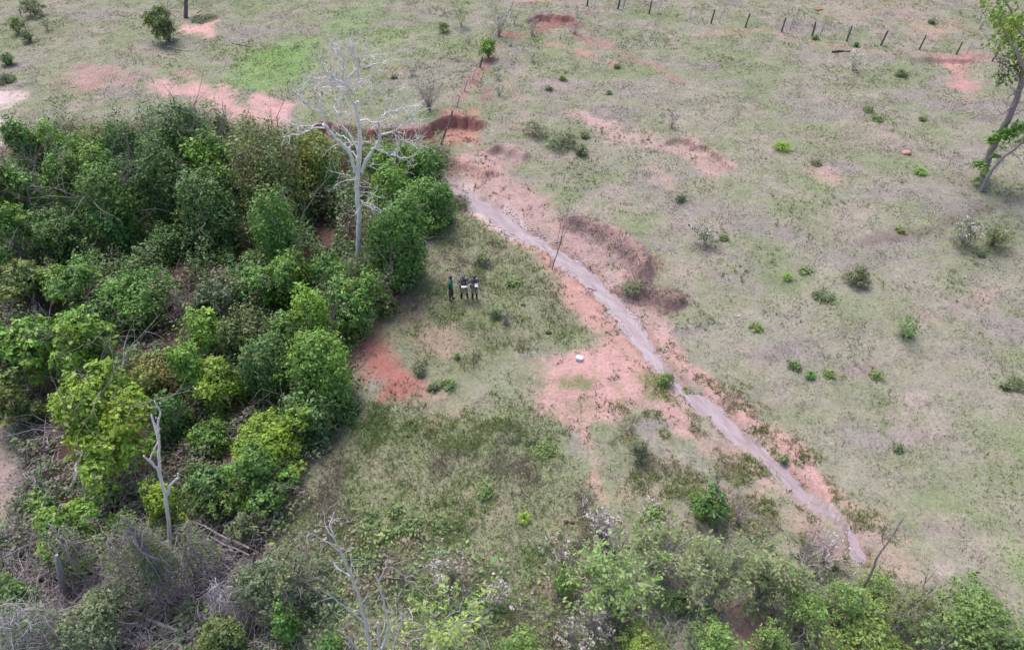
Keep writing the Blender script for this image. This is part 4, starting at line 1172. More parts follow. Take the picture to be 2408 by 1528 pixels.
snag('dead_bough', 'straight grey dead bough slanting in from the bottom edge left of the bare saplings', 'branch', (850, 1545), [([(850, 1545), (820, 1500), (795, 1480)], .035, .02, -.2, 1)], (.60, .56, .62), seed=6, part='stem')
snag('creekside_tree', 'spindly bare young tree leaning beside the creek near the dark spoil heap', 'tree', (1297, 634),
     [([(1297, 634), (1305, 610), (1313, 588), (1318, 565), (1322, 545), (1330, 515), (1338, 480)], .035, .008, .2, 10), ([(1311, 592), (1310, 570), (1316, 540), (1322, 510)], .018, .006, -.3, 8),
      ([(1318, 570), (1330, 545), (1345, 520), (1350, 495)], .016, .006, .3, 8)], (.20, .17, .17), seed=7, tw=.7, twr=.008, tcol=C3(.30, .25, .25))
snag('dead_stick', 'pale forked stick leaning beside the creek, left of the spindly young tree', 'branch', (1295, 622), [([(1295, 624), (1294, 605), (1284, 590), (1276, 575), (1278, 570)], .022, .01, .1, 0), ([(1290, 598), (1300, 585), (1306, 575)], .014, .007, .1, 0)], (.62, .46, .40), seed=8, part='stem')
snag('leaning_pole_tree', 'thin bare grey tree leaning right over the lower creek end', 'tree', (2018, 1395),
     [([(2018, 1395), (2035, 1368), (2050, 1340), (2062, 1310), (2078, 1288), (2095, 1262), (2112, 1240), (2122, 1220)], .06, .012, .2, 6), ([(2078, 1288), (2074, 1265), (2078, 1240)], .025, .008, -.2, 10), ([(2100, 1255), (2115, 1228), (2135, 1205)], .02, .006, .2, 10)], (.33, .27, .26), seed=9, tcol=C3(.40, .34, .35))
snag('dead_shrub', 'tiny forked leafless shrub on the pinkish sand right of the leaning thin tree', 'shrub', (2170, 1380), [([(2170, 1380), (2176, 1360), (2168, 1340)], .02, .008, 0, 3), ([(2172, 1372), (2190, 1352), (2205, 1335)], .018, .006, .1, 3), ([(2174, 1366), (2182, 1345)], .014, .006, .1, 3)], (.36, .27, .28), seed=10, part='stem')

# fallen logs and stumps
def log(label, a, b, r0, r1, col=(.36, .32, .32), za=.1, zb=.1, seed=0, name='fallen_log', group='fallen dead logs', cat='log', stubs=2):
    rng = np.random.default_rng(seed + 900)
    A = gnd(*a) + [0, 0, za]; B = gnd(*b) + [0, 0, zb]
    mb = MB()
    ts = np.linspace(0, 1, 6)
    P = A + (B - A) * ts[:, None]; P[1:-1] += rng.normal(0, .03, (4, 3))
    R = np.linspace(r0, r1, 6) * rng.uniform(.88, 1.12, 6)
    tube(mb, *smooth_path(P, R, 2), C3(*col), 8)
    for k in range(stubs):
        t = rng.uniform(.2, .9); q = A + (B - A) * t
        grow(mb, q, rng.normal(0, 1, 3) + [0, 0, .8], .4 * rng.uniform(.4, 1.2), r1 * .5, 0, rng, C3(*col), .6, .2)
    o = mb.build(name, M_WOOD, None, True, A); o.location = tuple(A)
    tag(o, label, cat, group)
log('long grey log lying from the bottom edge up to the left', (487, 1518), (322, 1447), .09, .07, (.38, .33, .33), .15, .25, 1)
log('short pale split log left of the long grey one near the bottom', (324, 1443), (257, 1394), .11, .07, (.50, .42, .40), .15, .45, 2)
log('dark brown log sloping across the lower left tangle', (163, 1384), (290, 1268), .09, .06, (.21, .165, .155), .12, .8, 3)
log('mottled pale trunk leaning below the yellow green tree', (168, 1156), (215, 1085), .10, .07, (.50, .45, .44), .05, .9, 4)
log('thin pale bough lying between the mottled trunk and the dead tangle', (327, 1218), (208, 1114), .05, .025, (.42, .38, .40), .1, .5, 5, stubs=5)
log('pale curved trunk leaning in from the left edge near the bottom', (46, 1424), (-10, 1355), .09, .07, (.56, .53, .56), .05, .9, 6)
log('grey log jutting in from the left edge at the lower tangle', (-20, 1276), (82, 1262), .07, .04, (.33, .29, .29), .3, .5, 7)
log('upper of two dead boughs laid level to the forked stump', (597, 1310), (467, 1250), .045, .03, (.34, .29, .29), .75, .8, 8, stubs=4)
log('lower of two dead boughs laid level to the forked stump', (595, 1322), (500, 1275), .035, .02, (.30, .26, .26), .6, .6, 9, stubs=3)
log('short grey stub leaning beside the forked stump', (600, 1360), (618, 1336), .05, .045, (.34, .30, .30), .05, .35, 10, stubs=0)
log('dark charred branch lying in the upper pasture left of the white flowered shrub', (1955, 124), (1998, 123), .10, .06, (.05, .045, .05), .05, .1, 11)
log('long pale branch lying below the tall bush in the upper left pasture', (392, 112), (442, 122), .045, .025, (.40, .36, .37), .05, .08, 12, stubs=3)
log('straight dark stick lying in the lush upper pasture', (545, 103), (592, 113), .04, .03, (.17, .14, .14), .04, .06, 13, stubs=1)
log('crooked dark branch lying on the grass behind the thicket', (345, 272), (432, 262), .05, .025, (.16, .14, .14), .05, .1, 14, stubs=6)
log('grey rail lying against the trunk with dark undergrowth at the top', (464, 32), (500, 18), .04, .03, (.26, .22, .23), .06, .3, 15, stubs=0)
log('pale stick lying on the grass near the dry shrub with seed heads', (1428, 1208), (1465, 1232), .03, .02, (.58, .48, .47), .04, .05, 16, stubs=1)
log('thin upright stick in the grass left of the dark small tree', (1527, 1186), (1522, 1146), .025, .02, (.44, .38, .36), 0, .05, 17, stubs=0)
log('dark twig lying on the sand at the water edge', (1380, 678), (1418, 690), .03, .015, (.14, .11, .11), .03, .04, 18, stubs=2)
def stump(label, a, top, r, col, seed, lean=0.0, name='tree_stump'):
    rng = np.random.default_rng(seed)
    A = gnd(*a); T = at(top[0], top[1], A[1] + lean)
    mb = MB()
    P = A + (T - A) * np.linspace(-.05, 1, 7)[:, None]
    tube(mb, P, r * np.array([1.25, 1.05, 1, .95, .9, .8, .35]) * rng.uniform(.9, 1.1, 7), C3(*col), 9)
    o = mb.build(name, M_WOOD, None, True, A); o.location = tuple(A)
    tag(o, label, 'stump', 'standing dead stumps')
stump('tall grey split stump standing at the lower left', (152, 1395), (133, 1304), .13, (.38, .35, .38), 1)
stump('slim grey stump standing above the tall split one at the lower left', (130, 1275), (141, 1187), .07, (.40, .37, .38), 2)
stump('forked dark stump at the end of the two level boughs', (597, 1342), (598, 1300), .09, (.28, .24, .24), 3)
stump('grey weathered stump by the red track at the upper right', (2302, 68), (2314, 46), .13, (.50, .42, .41), 4)

# twig domes: dead vine tangle and bent shrub
def twig_dome(name, box, label, col, n, seed, cat='shrub', hang=.5, leafp=None):
    rng = np.random.default_rng(seed)
    x0, x1, yt, yf = box; xc = (x0 + x1) / 2
    p = gnd(xc, yf); h = max(.4, at(xc, yt, p[1])[2] - p[2]); r = (x1 - x0) / 2 * depth(p + [0, 0, h * .5]) / FPX
    root = empty(name, p, label, cat)
    mb = MB()
    n = int(n * .75)
    for k in range(n):
        a = rng.uniform(0, 2 * pi); rr = r * rng.uniform(0, 1) ** .6
        prof = h * (1 - .6 * (rr / r) ** 2.5)
        q = p + [cos(a) * rr, sin(a) * rr, prof * rng.uniform(.35, 1.0)]
        g = rng.uniform(0, 2 * pi); L = rng.uniform(.3, .9) * min(1.4, .5 + r * .5)
        d = np.array([cos(g), sin(g), rng.uniform(-.4, .9)])
        pts = [q]; bend = rng.normal(0, .25, 3) + [0, 0, -.22]
        for s in range(5):
            d = unit(d + bend + rng.normal(0, .16, 3)); e = pts[-1] + d * L / 5
            e[2] = max(e[2], p[2] + .02); pts.append(e)
        rad = rng.uniform(.005, .014)
        tube(mb, pts, np.linspace(rad, rad * .5, 6), C3(*col) * rng.uniform(.55, 1.35), 3)
    for k in range(14):                              # ropes of vine hanging to the ground
        a = rng.uniform(0, 2 * pi); rr = r * rng.uniform(.5, 1)
        tube(mb, *smooth_path([p + [0, 0, h * rng.uniform(.6, .95)], p + [cos(a) * rr * .6, sin(a) * rr * .6, h * rng.uniform(.55, .95)], p + [cos(a) * rr * 1.05, sin(a) * rr * 1.05, h * .35], p + [cos(a + .2) * rr, sin(a + .2) * rr, .0]], [.018, .02, .016, .01], 3, .03, rng), C3(*col) * rng.uniform(.8, 1.4), 4)
    mb.build('twigs', M_TWIG, root, origin=p)
    if leafp:
        ml = MB(); m = n * 3
        a = rng.uniform(0, 2 * pi, m); rr = r * rng.uniform(0, 1, m) ** .5
        P = np.stack([p[0] + np.cos(a) * rr, p[1] + np.sin(a) * rr, p[2] + h * (1 - .55 * (rr / r) ** 2) * rng.uniform(.4, 1.05, m)], -1)
        leaf_quads(ml, P, rng.normal(0, .5, (m, 3)) + [0, 0, 1], .1, .55, rng, leaf_cols(leafp, P, rng), .3)
        ml.build('leaves', M_LEAF, root, origin=p)
twig_dome('dead_vine_tangle', (385, 465, 1205, 1400), 'grey purple tangle of dead vines heaped round the broken silvery trunk', (.30, .26, .30), 900, 31, 'tangle', .3, 'olive')
twig_dome('dead_vine_tangle', (300, 410, 1245, 1400), 'arching heap of bare vines with a dark hollow left of the silvery trunk', (.30, .26, .25), 420, 32, 'tangle', .3, 'olive')
twig_dome('bent_dead_shrub', (515, 608, 1368, 1455), 'bent leafless shrub with drooping grey twigs near the bottom', (.36, .32, .34), 420, 33, 'shrub', .2)
twig_dome('dead_vine_tangle', (160, 260, 1235, 1345), 'loop of bare vines beside the light green scrambling bush', (.32, .28, .29), 300, 34, 'tangle', .3, 'olive')
twig_dome('dead_vine_tangle', (452, 540, 1235, 1345), 'flat mat of bare twigs right of the grey purple tangle', (.31, .27, .28), 320, 35, 'tangle', .3, 'olive')
twig_dome('dry_brush_heap', (40, 190, 1430, 1540), 'pale grey heap of dry brush at the bottom left', (.44, .41, .43), 700, 36, 'brush', .3, 'grey')
twig_dome('dry_brush_heap', (640, 730, 1345, 1420), 'pale dry twigs over the grey green bush', (.42, .38, .39), 220, 37, 'brush', .3)
twig_dome('dead_vine_tangle', (400, 480, 690, 760), 'brown heap of dry twigs beside the middle hollow', (.22, .17, .17), 300, 38, 'tangle', .3)

# litter
def slab(name, label, dx, dy, size, col, cat, seed, rot=.4):
    rng = np.random.default_rng(seed); p = gnd(dx, dy); sx, sy, sz = size
    mb = MB()
    v = np.array([(a * sx, b * sy, c * sz) for c in (0, 1) for a, b in ((-.5, -.5), (.5, -.5), (.5, .5), (-.5, .5))])
    v += rng.normal(0, min(size) * .12, v.shape)
    c, s = cos(rot), sin(rot); v = np.stack([v[:, 0] * c - v[:, 1] * s, v[:, 0] * s + v[:, 1] * c, v[:, 2] + .03], -1)
    mb.add(v + p, [(0, 3, 2, 1), (4, 5, 6, 7), (0, 1, 5, 4), (1, 2, 6, 5), (2, 3, 7, 6), (3, 0, 4, 7)], C3(*col))
    o = mb.build(name, M_PLAIN, origin=p); o.location = tuple(p); tag(o, label, cat)
M_PLAIN = attr_mat('plain_matte', .7, .95, 1.05, 5.0)
slab('litter_scrap', 'scrap of white litter in the scrub left of the forked stump', 542, 1344, (.16, .12, .05), (.75, .75, .76), 'litter', 4)

def puddle(name, pts):
    p = flats(pts); c = p.mean(0)
    mb = MB(); n = len(p)
    # dense rim so the edge is rounded
    q = []
    for i in range(n):
        a, b, d, e = p[i - 1], p[i], p[(i + 1) % n], p[(i + 2) % n]
        for t in (0, .33, .66): q.append(.5 * (2 * b + (d - a) * t + (2 * a - 5 * b + 4 * d - e) * t * t + (3 * b - a - 3 * d + e) * t ** 3))
    q = np.array(q); z = max(gz(*w) for w in q) + .03
    V = np.concatenate([np.c_[q, np.full(len(q), z)], [[c[0], c[1], z]]])
    k = np.arange(len(q)); mb.add(V, np.stack([k, (k + 1) % len(q), np.full(len(q), len(q))], -1), C3(.3, .3, .3))
    struct(mb.build(name, M_WATER))
puddle('puddle', [(418, 1050), (440, 1046), (462, 1052), (455, 1064), (430, 1062)])
puddle('puddle', [(160, 1185), (185, 1195), (215, 1212), (225, 1232), (205, 1228), (175, 1208)])

# ------------------------------------------------------------------ shrubs and weeds of the open ground
PB = 'pasture_bush'
plant('tall_shrub', 'bush', (353, 418, 14, 106), 'L', 'olive', 'tall bushy olive green shrub in the upper left pasture', 'shrub', None, 301, .15)
plant(PB, 'bush', (50, 98, -8, 42), 'L', 'olive', 'yellowish green bush at the top left corner', 'bush', 'yellowish bushes at the top left', 302, .15)
plant(PB, 'bush', (12, 58, 33, 84), 'L', 'yellow', 'yellow green bush, lowest of the three at the top left corner', 'bush', 'yellowish bushes at the top left', 303, .13, .8)
plant(PB, 'bush', (52, 80, 68, 102), 'L', 'olive', 'small olive bush just right of the yellow green one at the top left', 'bush', 'yellowish bushes at the top left', 304, .12)
dry_bush('slender_shrub', (98, 126, 34, 76), 'thin pale green shrub with few leaves right of the top left bushes', seed=305, nflow=0, nst=10, leafp='olive')
clump('grass_clump', 22, 152, 48, 1.15, 'blue', 'bluish green clump of tall grass at the left edge of the pasture', 'grass clump', None, 306, True)
plant(PB, 'bush', (-14, 46, 163, 203), 'C', 'grey', 'dark greyish low shrub at the left edge beside the pale sand', 'bush', None, 307, .13)
plant(PB, 'bush', (428, 516, 36, 60), 'C', 'grey', 'dark low bush at the foot of the tree trunk in the top pasture', 'bush', None, 308, .13)
snag('pasture_tree', 'dark tree trunk cut off by the top edge of the picture', 'tree', (436, 42), [([(436, 42), (437, 10), (437, -30), (439, -80)], .2, .15, .2, 0), ([(437, -30), (460, -70), (490, -110)], .08, .03, .5, 6), ([(438, -60), (410, -100), (380, -130)], .07, .03, -.5, 6)], (.16, .13, .14), seed=12)
snag('slim_sapling', 'slim pale sapling stem rising from the tall olive shrub', 'sapling', (391, 100), [([(391, 100), (392, 55), (394, 10), (398, -40)], .045, .03, .1, 2)], (.42, .40, .38), seed=13)
plant(PB, 'bush', (1026, 1057, 48, 78), 'L', 'yellow', 'small bright yellow green bush alone in the upper middle pasture', 'bush', None, 310, .13)
dry_bush('slender_shrub', (1068, 1102, 18, 68), 'thin pale green shrub with airy leaves right of the bright upper bush', seed=311, nflow=0, nst=12, leafp='yellow')
DG = 'dried shrubs with pale seed heads'
dry_bush('dry_shrub', (1150, 1196, 30, 92), 'greyish dried shrub with pale heads on the fence line, upper middle', group=DG, seed=312)
dry_bush('dry_shrub', (1196, 1222, 34, 62), 'small dried shrub just right of the one on the fence line', group=DG, seed=313, nst=12)
dry_bush('dry_shrub', (972, 1046, 186, 268), 'largest dried greyish shrub, behind the white dead tree', group=DG, seed=314, nst=46)
dry_bush('dry_shrub', (1238, 1264, 46, 90), 'dried shrub at the left end of the red pit', group=DG, seed=315, nst=14)
dry_bush('dry_shrub', (1327, 1374, 56, 84), 'dried greyish shrub at the right end of the red pit', group=DG, seed=316, nst=22, nflow=.4)
dry_bush('dry_shrub', (1346, 1366, 26, 44), 'small white headed weed above the right end of the red pit', group=DG, seed=317, nst=8)
dry_bush('dry_shrub', (1156, 1192, 200, 228), 'dried white headed weed beside the small red hollow', group=DG, seed=318, nst=12)
dry_bush('dry_shrub', (1162, 1182, 174, 190), 'small white headed weed above the small red hollow', group=DG, seed=319, nst=8)
dry_bush('dry_shrub', (1240, 1268, 130, 148), 'small pale headed weed in the grass right of the fence line', group=DG, seed=320, nst=8)
dry_bush('dry_shrub', (960, 982, 158, 180), 'small pale weed above the largest dried shrub', group=DG, seed=321, nst=8)
dry_bush('dry_shrub', (1092, 1108, 86, 102), 'small pale weed left of the green bush on the fence', group=DG, seed=322, nst=7)
dry_bush('dry_shrub', (1984, 2025, 122, 172), 'white flowered shrub in the upper right pasture near the charred branch', group=DG, seed=323, flower=(.66, .62, .55), nst=20)
dry_bush('dry_shrub', (1624, 1692, 540, 582), 'white flowered spreading weed in the right pasture, above its middle', group=DG, seed=324, flower=(.66, .62, .55), nst=18, leafp='grey')
dry_bush('dry_shrub', (2228, 2295, 520, 578), 'pale flowered greyish shrub at the right side of the pasture', group=DG, seed=325, flower=(.55, .49, .45), nst=26, leafp='grey')
dry_bush('dry_shrub', (2300, 2362, 535, 582), 'dark twiggy shrub right of the pale flowered one at the right side', seed=326, wood=(.17, .15, .13), nflow=0, nst=26, leafp='olive')
dry_bush('dry_shrub', (1565, 1590, 270, 305), 'dried whitish weed near the bare pinkish scar in the middle pasture', group=DG, seed=327, nst=12)
plant('fence_shrub', 'bush', (1126, 1170, 90, 142), 'L', 'bright', 'fresh green bush growing over the fence posts', 'bush', None, 328, .14)
plant(PB, 'bush', (1225, 1288, 286, 326), 'L', 'grey', 'dark bluish low bush right of the red earth bank', 'bush', 'low dark bushes below the fence corner', 329, .12, .5)
plant(PB, 'bush', (1280, 1356, 306, 356), 'L', 'blue', 'larger dark bluish low bush in the middle of the row right of the red bank', 'bush', 'low dark bushes below the fence corner', 330, .12, .5)
plant(PB, 'bush', (1345, 1390, 332, 374), 'C', 'grey', 'lowest greyish bush of the row right of the red bank', 'bush', 'low dark bushes below the fence corner', 331, .12)
clump('flowering_plant', 1375, 322, 18, .5, 'yellow', 'yellow flowering weed above the low dark bushes', 'weed', None, 332)
plant(PB, 'bush', (2097, 2136, 158, 186), 'C', 'dark', 'dark green small bush in the upper right pasture', 'bush', None, 333, .12)
plant(PB, 'bush', (1586, 1614, 452, 480), 'C', 'dark', 'small dark bush in the middle pasture', 'bush', None, 334, .11)
plant(PB, 'bush', (1990, 2048, 625, 674), 'L', 'olive', 'rounded olive shrub standing alone in the right pasture', 'bush', None, 335, .12)
dry_bush('dry_shrub', (2092, 2146, 750, 792), 'leafy leaning weed in the right pasture below the pink scars', seed=336, nflow=0, nst=14, leafp='mid')
clump('weed_plant', 1935, 702, 60, .35, 'blue', 'dark bluish flat weed left below the rounded olive shrub', 'weed', None, 337)
plant(PB, 'bush', (957, 1007, 850, 892), 'C', 'grey', 'soft grey green bush beside the red bare patch', 'bush', None, 338, .09)
plant(PB, 'bush', (1108, 1154, 588, 632), 'C', 'blue', 'bluish green low bush on the grass above the three people', 'bush', None, 339, .12)
dry_bush('dry_shrub', (1128, 1156, 612, 634), 'greyish dry tuft at the right side of the low bush above the people', seed=340, nflow=0, nst=20)
plant(PB, 'bush', (1148, 1180, 716, 756), 'C', 'dark', 'dark green low bush right below the three people', 'bush', None, 341, .11)
dry_bush('dry_shrub', (1172, 1206, 735, 768), 'greyish dry bush touching the dark green one below the people', seed=342, nflow=0, nst=30, wood=(.36, .31, .34))
plant(PB, 'bush', (1560, 1585, 880, 902), 'C', 'dark', 'round dark weed growing at the edge of the creek', 'bush', 'weeds growing in the creek bed', 343, .1)
plant(PB, 'bush', (1600, 1625, 912, 932), 'C', 'bright', 'green round weed on the islet in the creek', 'bush', 'weeds growing in the creek bed', 344, .1)
plant(PB, 'bush', (1830, 1856, 1064, 1098), 'C', 'dark', 'dark green bush beside the narrow lower creek', 'bush', 'weeds growing in the creek bed', 345, .11)
plant(PB, 'bush', (1052, 1108, 452, 500), 'C', 'grey', 'grey green twiggy bush at the head of the creek beside the thicket', 'bush', None, 346, .1)
plant(PB, 'bush', (1454, 1518, 672, 708), 'C', 'grey', 'rounded greyish bush at the foot of the dark spoil heap', 'bush', None, 347, .1)
plant('round_headed_tree', 'tree', (1622, 1710, 1145, 1238), 'L', 'dark', 'small round headed dark green tree with large leaves by the lower right sand strip', 'tree', None, 349, .15, .6)
plant(PB, 'bush', (1482, 1530, 1030, 1088), 'L', 'grey', 'grey green bush with a bent dry stick, right of the footpath', 'bush', None, 350, .1)
plant(PB, 'bush', (1185, 1225, 1020, 1048), 'C', 'grey', 'greyish low bush in the grass below the thicket corner, left one', 'bush', None, 351, .1)
plant(PB, 'bush', (1230, 1264, 1034, 1054), 'C', 'grey', 'pale leaved low bush right of the greyish one, in the lower middle grass', 'bush', None, 352, .1)
plant(PB, 'bush', (1225, 1322, 1056, 1096), 'C', 'bright', 'wide light green leafy patch in the lower middle grass', 'bush', None, 353, .1, .7)
plant(PB, 'bush', (2350, 2410, 888, 925), 'C', 'olive', 'olive low bush at the right edge of the pasture', 'bush', None, 354, .12)
plant(PB, 'bush', (1540, 1590, 870, 915), 'C', 'bright', 'green weedy cushion on the creek bank right of the cooler box', 'bush', None, 355, .1)
WG = 'small weed clumps in the pasture'
for i, (x, y, w, h, pal, lab) in enumerate([
    (1837, 350, 48, .4, 'yellow', 'wide yellow green weed clump in the middle of the upper right pasture'),
    (2040, 262, 34, .5, 'bright', 'light green weed below the dark bush of the upper right pasture'),
    (2060, 282, 40, .4, 'bright', 'light green weed touching the one below the dark upper right bush'),
    (2168, 283, 16, .4, 'yellow', 'tiny bright weed left of the right hand trees, upper one'),
    (2163, 408, 38, .35, 'bright', 'bright weed left of the leaning tree trunks'),
    (1918, 388, 30, .5, 'olive', 'pale weed above the small pink scar in the right pasture'),
    (2130, 790, 18, .4, 'mid', 'green weed at the foot of the leaning leafy weed'),
    (1779, 774, 36, .25, 'yellow', 'brightest yellow weed clump right of the creek bend'),
    (1850, 655, 26, .3, 'bright', 'bright green weed left of the rounded olive shrub'),
    (1892, 640, 34, .25, 'bright', 'flat bright green weed above the bluish flat weed'),
    (1702, 562, 18, .3, 'blue', 'bluish pale weed right of the white flowered spreading weed'),
    (2118, 545, 20, .3, 'yellow', 'yellow weed in the right pasture above the trodden line'),
    (2305, 602, 22, .3, 'grey', 'pale grey weed below the pale flowered shrub at the right'),
    (1948, 882, 28, .25, 'yellow', 'yellow green weed right of the dark pink scar'),
    (2060, 885, 26, .25, 'yellow', 'yellow green weed at the right end of the dark pink scar'),
    (1868, 862, 34, .3, 'mid', 'green weed left of the dark pink scar'),
    (1904, 885, 28, .3, 'mid', 'green weed directly below the left end of the dark pink scar'),
    (2112, 1057, 18, .3, 'blue', 'small bluish weed in the lower right grass'),
    (2362, 912, 16, .3, 'grey', 'pale weed beside the olive bush at the right edge'),
    (1290, 212, 18, .3, 'blue', 'bluish weed in the grass right of the fence line'),
    (1432, 222, 18, .35, 'blue', 'pale bluish weed in the upper middle grass'),
    (1322, 187, 18, .35, 'yellow', 'yellow weed right of the small red hollow'),
    (1450, 160, 16, .4, 'olive', 'olive weed at the end of the line of red scars'),
    (927, 186, 14, .45, 'dark', 'small dark weed above the dead tree crown on the right'),
    (2012, 110, 18, .45, 'blue', 'bluish weed right above the white flowered shrub by the charred branch'),
    (1916, 92, 20, .4, 'bright', 'green weed at the foot of a fence post'),
    (2350, 60, 20, .5, 'olive', 'olive weed by the weathered stump'),
    (1205, 668, 30, .35, 'bright', 'bright green weed right of the three people'),
    (1075, 842, 18, .35, 'mid', 'green weed on the pinkish soil below the people'),
    (1018, 914, 14, .3, 'dark', 'dark tuft at the lower tip of the red bare patch'),
    (1052, 905, 40, .3, 'bright', 'flat light green weed right of the lower tip of the red bare patch'),
    (1140, 1160, 40, .45, 'bright', 'bright weed patch in the lower middle grass left of the footpath end'),
    (1232, 1222, 34, .3, 'yellow', 'yellowest flat weed in the lower middle grass'),
    (930, 1200, 46, .5, 'bright', 'bright ferny weed in the lower grass, left of centre'),
    (965, 1235, 60, .5, 'mid', 'green ferny weed below the bright ferny one'),
    (1035, 1235, 60, .45, 'bright', 'light green ferny weed right of the other ferny ones'),
    (1648, 1215, 24, .3, 'bright', 'light weed at the foot of the round headed tree'),
    (2190, 55, 20, .4, 'olive', 'olive weed beyond the fence at the upper right'),
    ]):
    clump('weed_plant', x, y, w, h, pal, lab, 'weed', WG, 400 + i, blade=(i % 4 == 0), leaf=.11)

# lower right scrub
DS = 'scrub bushes at the lower right'
dry_bush('dry_shrub', (1372, 1452, 1212, 1290), 'greyish dried bush with pale heads at the top of the lower right scrub', group=DG, seed=501, nst=40)
dry_bush('dry_shrub', (1506, 1552, 1186, 1236), 'dried bush with cream heads beside the upper scrub leaves', group=DG, seed=502, nst=20, flower=(.46, .41, .36))
dry_bush('dry_shrub', (1028, 1102, 1318, 1372), 'dried bush with white heads in the bottom middle', group=DG, seed=503, nst=20, nflow=.6, flower=(.46, .41, .38))
dry_bush('dry_shrub', (1150, 1192, 1372, 1420), 'small dried white headed bush right of the bottom middle one', group=DG, seed=504, nst=14)
dry_bush('dry_shrub', (1368, 1422, 1440, 1500), 'dried bush with white heads near the bottom, left of the leaning scrub', group=DG, seed=505, nst=20, nflow=.5, flower=(.46, .41, .38))
dry_bush('dry_shrub', (1310, 1372, 1468, 1528), 'dried bush with pale heads at the bottom edge below the scrub', group=DG, seed=506, nst=20, nflow=.5)
dry_bush('dry_shrub', (1895, 1972, 1272, 1330), 'white flowered dry bush beside the end of the creek', group=DG, seed=507, nst=22, nflow=.5, flower=(.50, .46, .43))
dry_bush('twiggy_shrub', (1835, 1930, 1225, 1340), 'bare grey twiggy shrub left of the white flowered one by the creek end', group='bare twiggy shrubs', seed=508, nst=20, nflow=0, wood=(.42, .36, .36))
dry_bush('twiggy_shrub', (1706, 1762, 1165, 1240), 'bare grey twiggy shrub right of the round headed tree', group='bare twiggy shrubs', seed=509, nst=16, nflow=0, wood=(.44, .38, .40))
dry_bush('twiggy_shrub', (1275, 1370, 1270, 1345), 'brownish dry twiggy shrub left of the leaning scrub', group='bare twiggy shrubs', seed=510, nst=26, nflow=.3, wood=(.32, .26, .25))

def leaning_shrub(box, label, pal, seed, n, leafn=13, wood=(.40, .36, .37)):
    """long arching grey stems with feathery leaves set along their outer half"""
    rng = np.random.default_rng(seed)
    x0, x1, yt, yf = box; xc = (x0 + x1) / 2
    p = gnd(xc, yf - (yf - yt) * .18); h = at(xc, yt, p[1] + .5)[2] - p[2]; r = (x1 - x0) / 2 * depth(p + [0, 0, h * .5]) / FPX
    root = empty('arching_shrub', p, label, 'shrub', DS)
    mw = MB(); ml = MB()
    for k in range(n):
        a = rng.uniform(0, 2 * pi); s = rng.uniform(.35, 1.05)
        e = p + [cos(a) * r * s, sin(a) * r * s * .8, h * rng.uniform(.35, 1.0) * (1.1 - .35 * s)]
        m = (p + e) / 2 + [0, 0, h * .22]
        P, R = smooth_path([p + [cos(a) * .05, sin(a) * .05, 0], m, e], [.03, .02, .008], 6, .03, rng)
        tube(mw, P, R, C3(*wood) * rng.uniform(.75, 1.3), 4)
        for t in range(6):
            i = int(rng.integers(4, len(P) - 1)); q = P[i]
            d = unit(unit(P[i + 1] - P[i]) + rng.normal(0, .6, 3)); L = rng.uniform(.35, .8)
            tube(mw, [q, q + d * L * .5 + [0, 0, .03], q + d * L - [0, 0, .06]], [.007, .005, .003], C3(*wood), 3)
            u = rng.uniform(.15, 1, leafn)[:, None]
            Q = q + d * L * u + rng.normal(0, .06, (leafn, 3))
            leaf_quads(ml, Q, rng.normal(0, .45, (leafn, 3)) + [0, 0, 1], .13, .5, rng, leaf_cols(pal, Q, rng) * .8 + C3(.26, .28, .15) * .4, .35)
    mw.build('stems', M_TWIG, root, origin=p); ml.build('leaves', M_LEAF, root, origin=p)
leaning_shrub((1310, 1560, 1262, 1470), 'wide arching shrub with feathery yellow green leaves on long grey stems', 'bright', 521, 38, 11)
leaning_shrub((1440, 1640, 1210, 1380), 'arching feathery shrub behind the widest arching one, below the cream headed bush', 'olive', 522, 32, 10)
leaning_shrub((1560, 1760, 1245, 1460), 'arching olive shrub with dark stems left of the red bare ground', 'olive', 523, 36, 11)
leaning_shrub((1680, 1880, 1270, 1440), 'sparse olive arching shrub above the red bare ground', 'olive', 524, 26, 20)
plant('scrub_bush', 'bush', (1300, 1370, 1320, 1420), 'C', 'bright', 'bright green leafy weed at the left end of the arching scrub', 'bush', DS, 530, .12)
plant('scrub_bush', 'bush', (1480, 1570, 1185, 1270), 'L', 'bright', 'leafy green bush just right of the cream headed dry bush', 'bush', DS, 531, .11, .6)
plant('scrub_bush', 'bush', (1810, 1960, 1395, 1520), 'L', 'bright', 'loose green bush right of the red bare ground at the bottom', 'bush', DS, 532, .13, .7)
plant('scrub_bush', 'bush', (1930, 2040, 1370, 1500), 'L', 'bright', 'airy green bush right behind the loose bottom one', 'bush', DS, 533, .12, .6)
plant('scrub_bush', 'bush', (1890, 2130, 1455, 1600), 'L', 'yellow', 'brightest yellow green bush at the bottom right', 'bush', DS, 534, .16)
plant('scrub_bush', 'bush', (2040, 2200, 1375, 1500), 'L', 'olive', 'olive yellowish sparse bush in the bottom right', 'bush', DS, 535, .11, .55)
plant('scrub_bush', 'bush', (2130, 2390, 1398, 1590), 'L', 'mid', 'large dark based green bush at the bottom right corner', 'bush', DS, 536, .15)
plant('scrub_bush', 'bush', (2290, 2440, 1480, 1600), 'L', 'bright', 'light green bush in the very bottom right corner', 'bush', DS, 537, .14)
plant('scrub_bush', 'bush', (1610, 1740, 1462, 1600), 'L', 'bright', 'pale green small leaved bush at the bottom edge left of the red bare ground', 'bush', DS, 538, .12)
plant('scrub_bush', 'bush', (1770, 1850, 1478, 1570), 'L', 'bright', 'small light bush at the bottom edge right of the red bare ground', 'bush', DS, 539, .12)
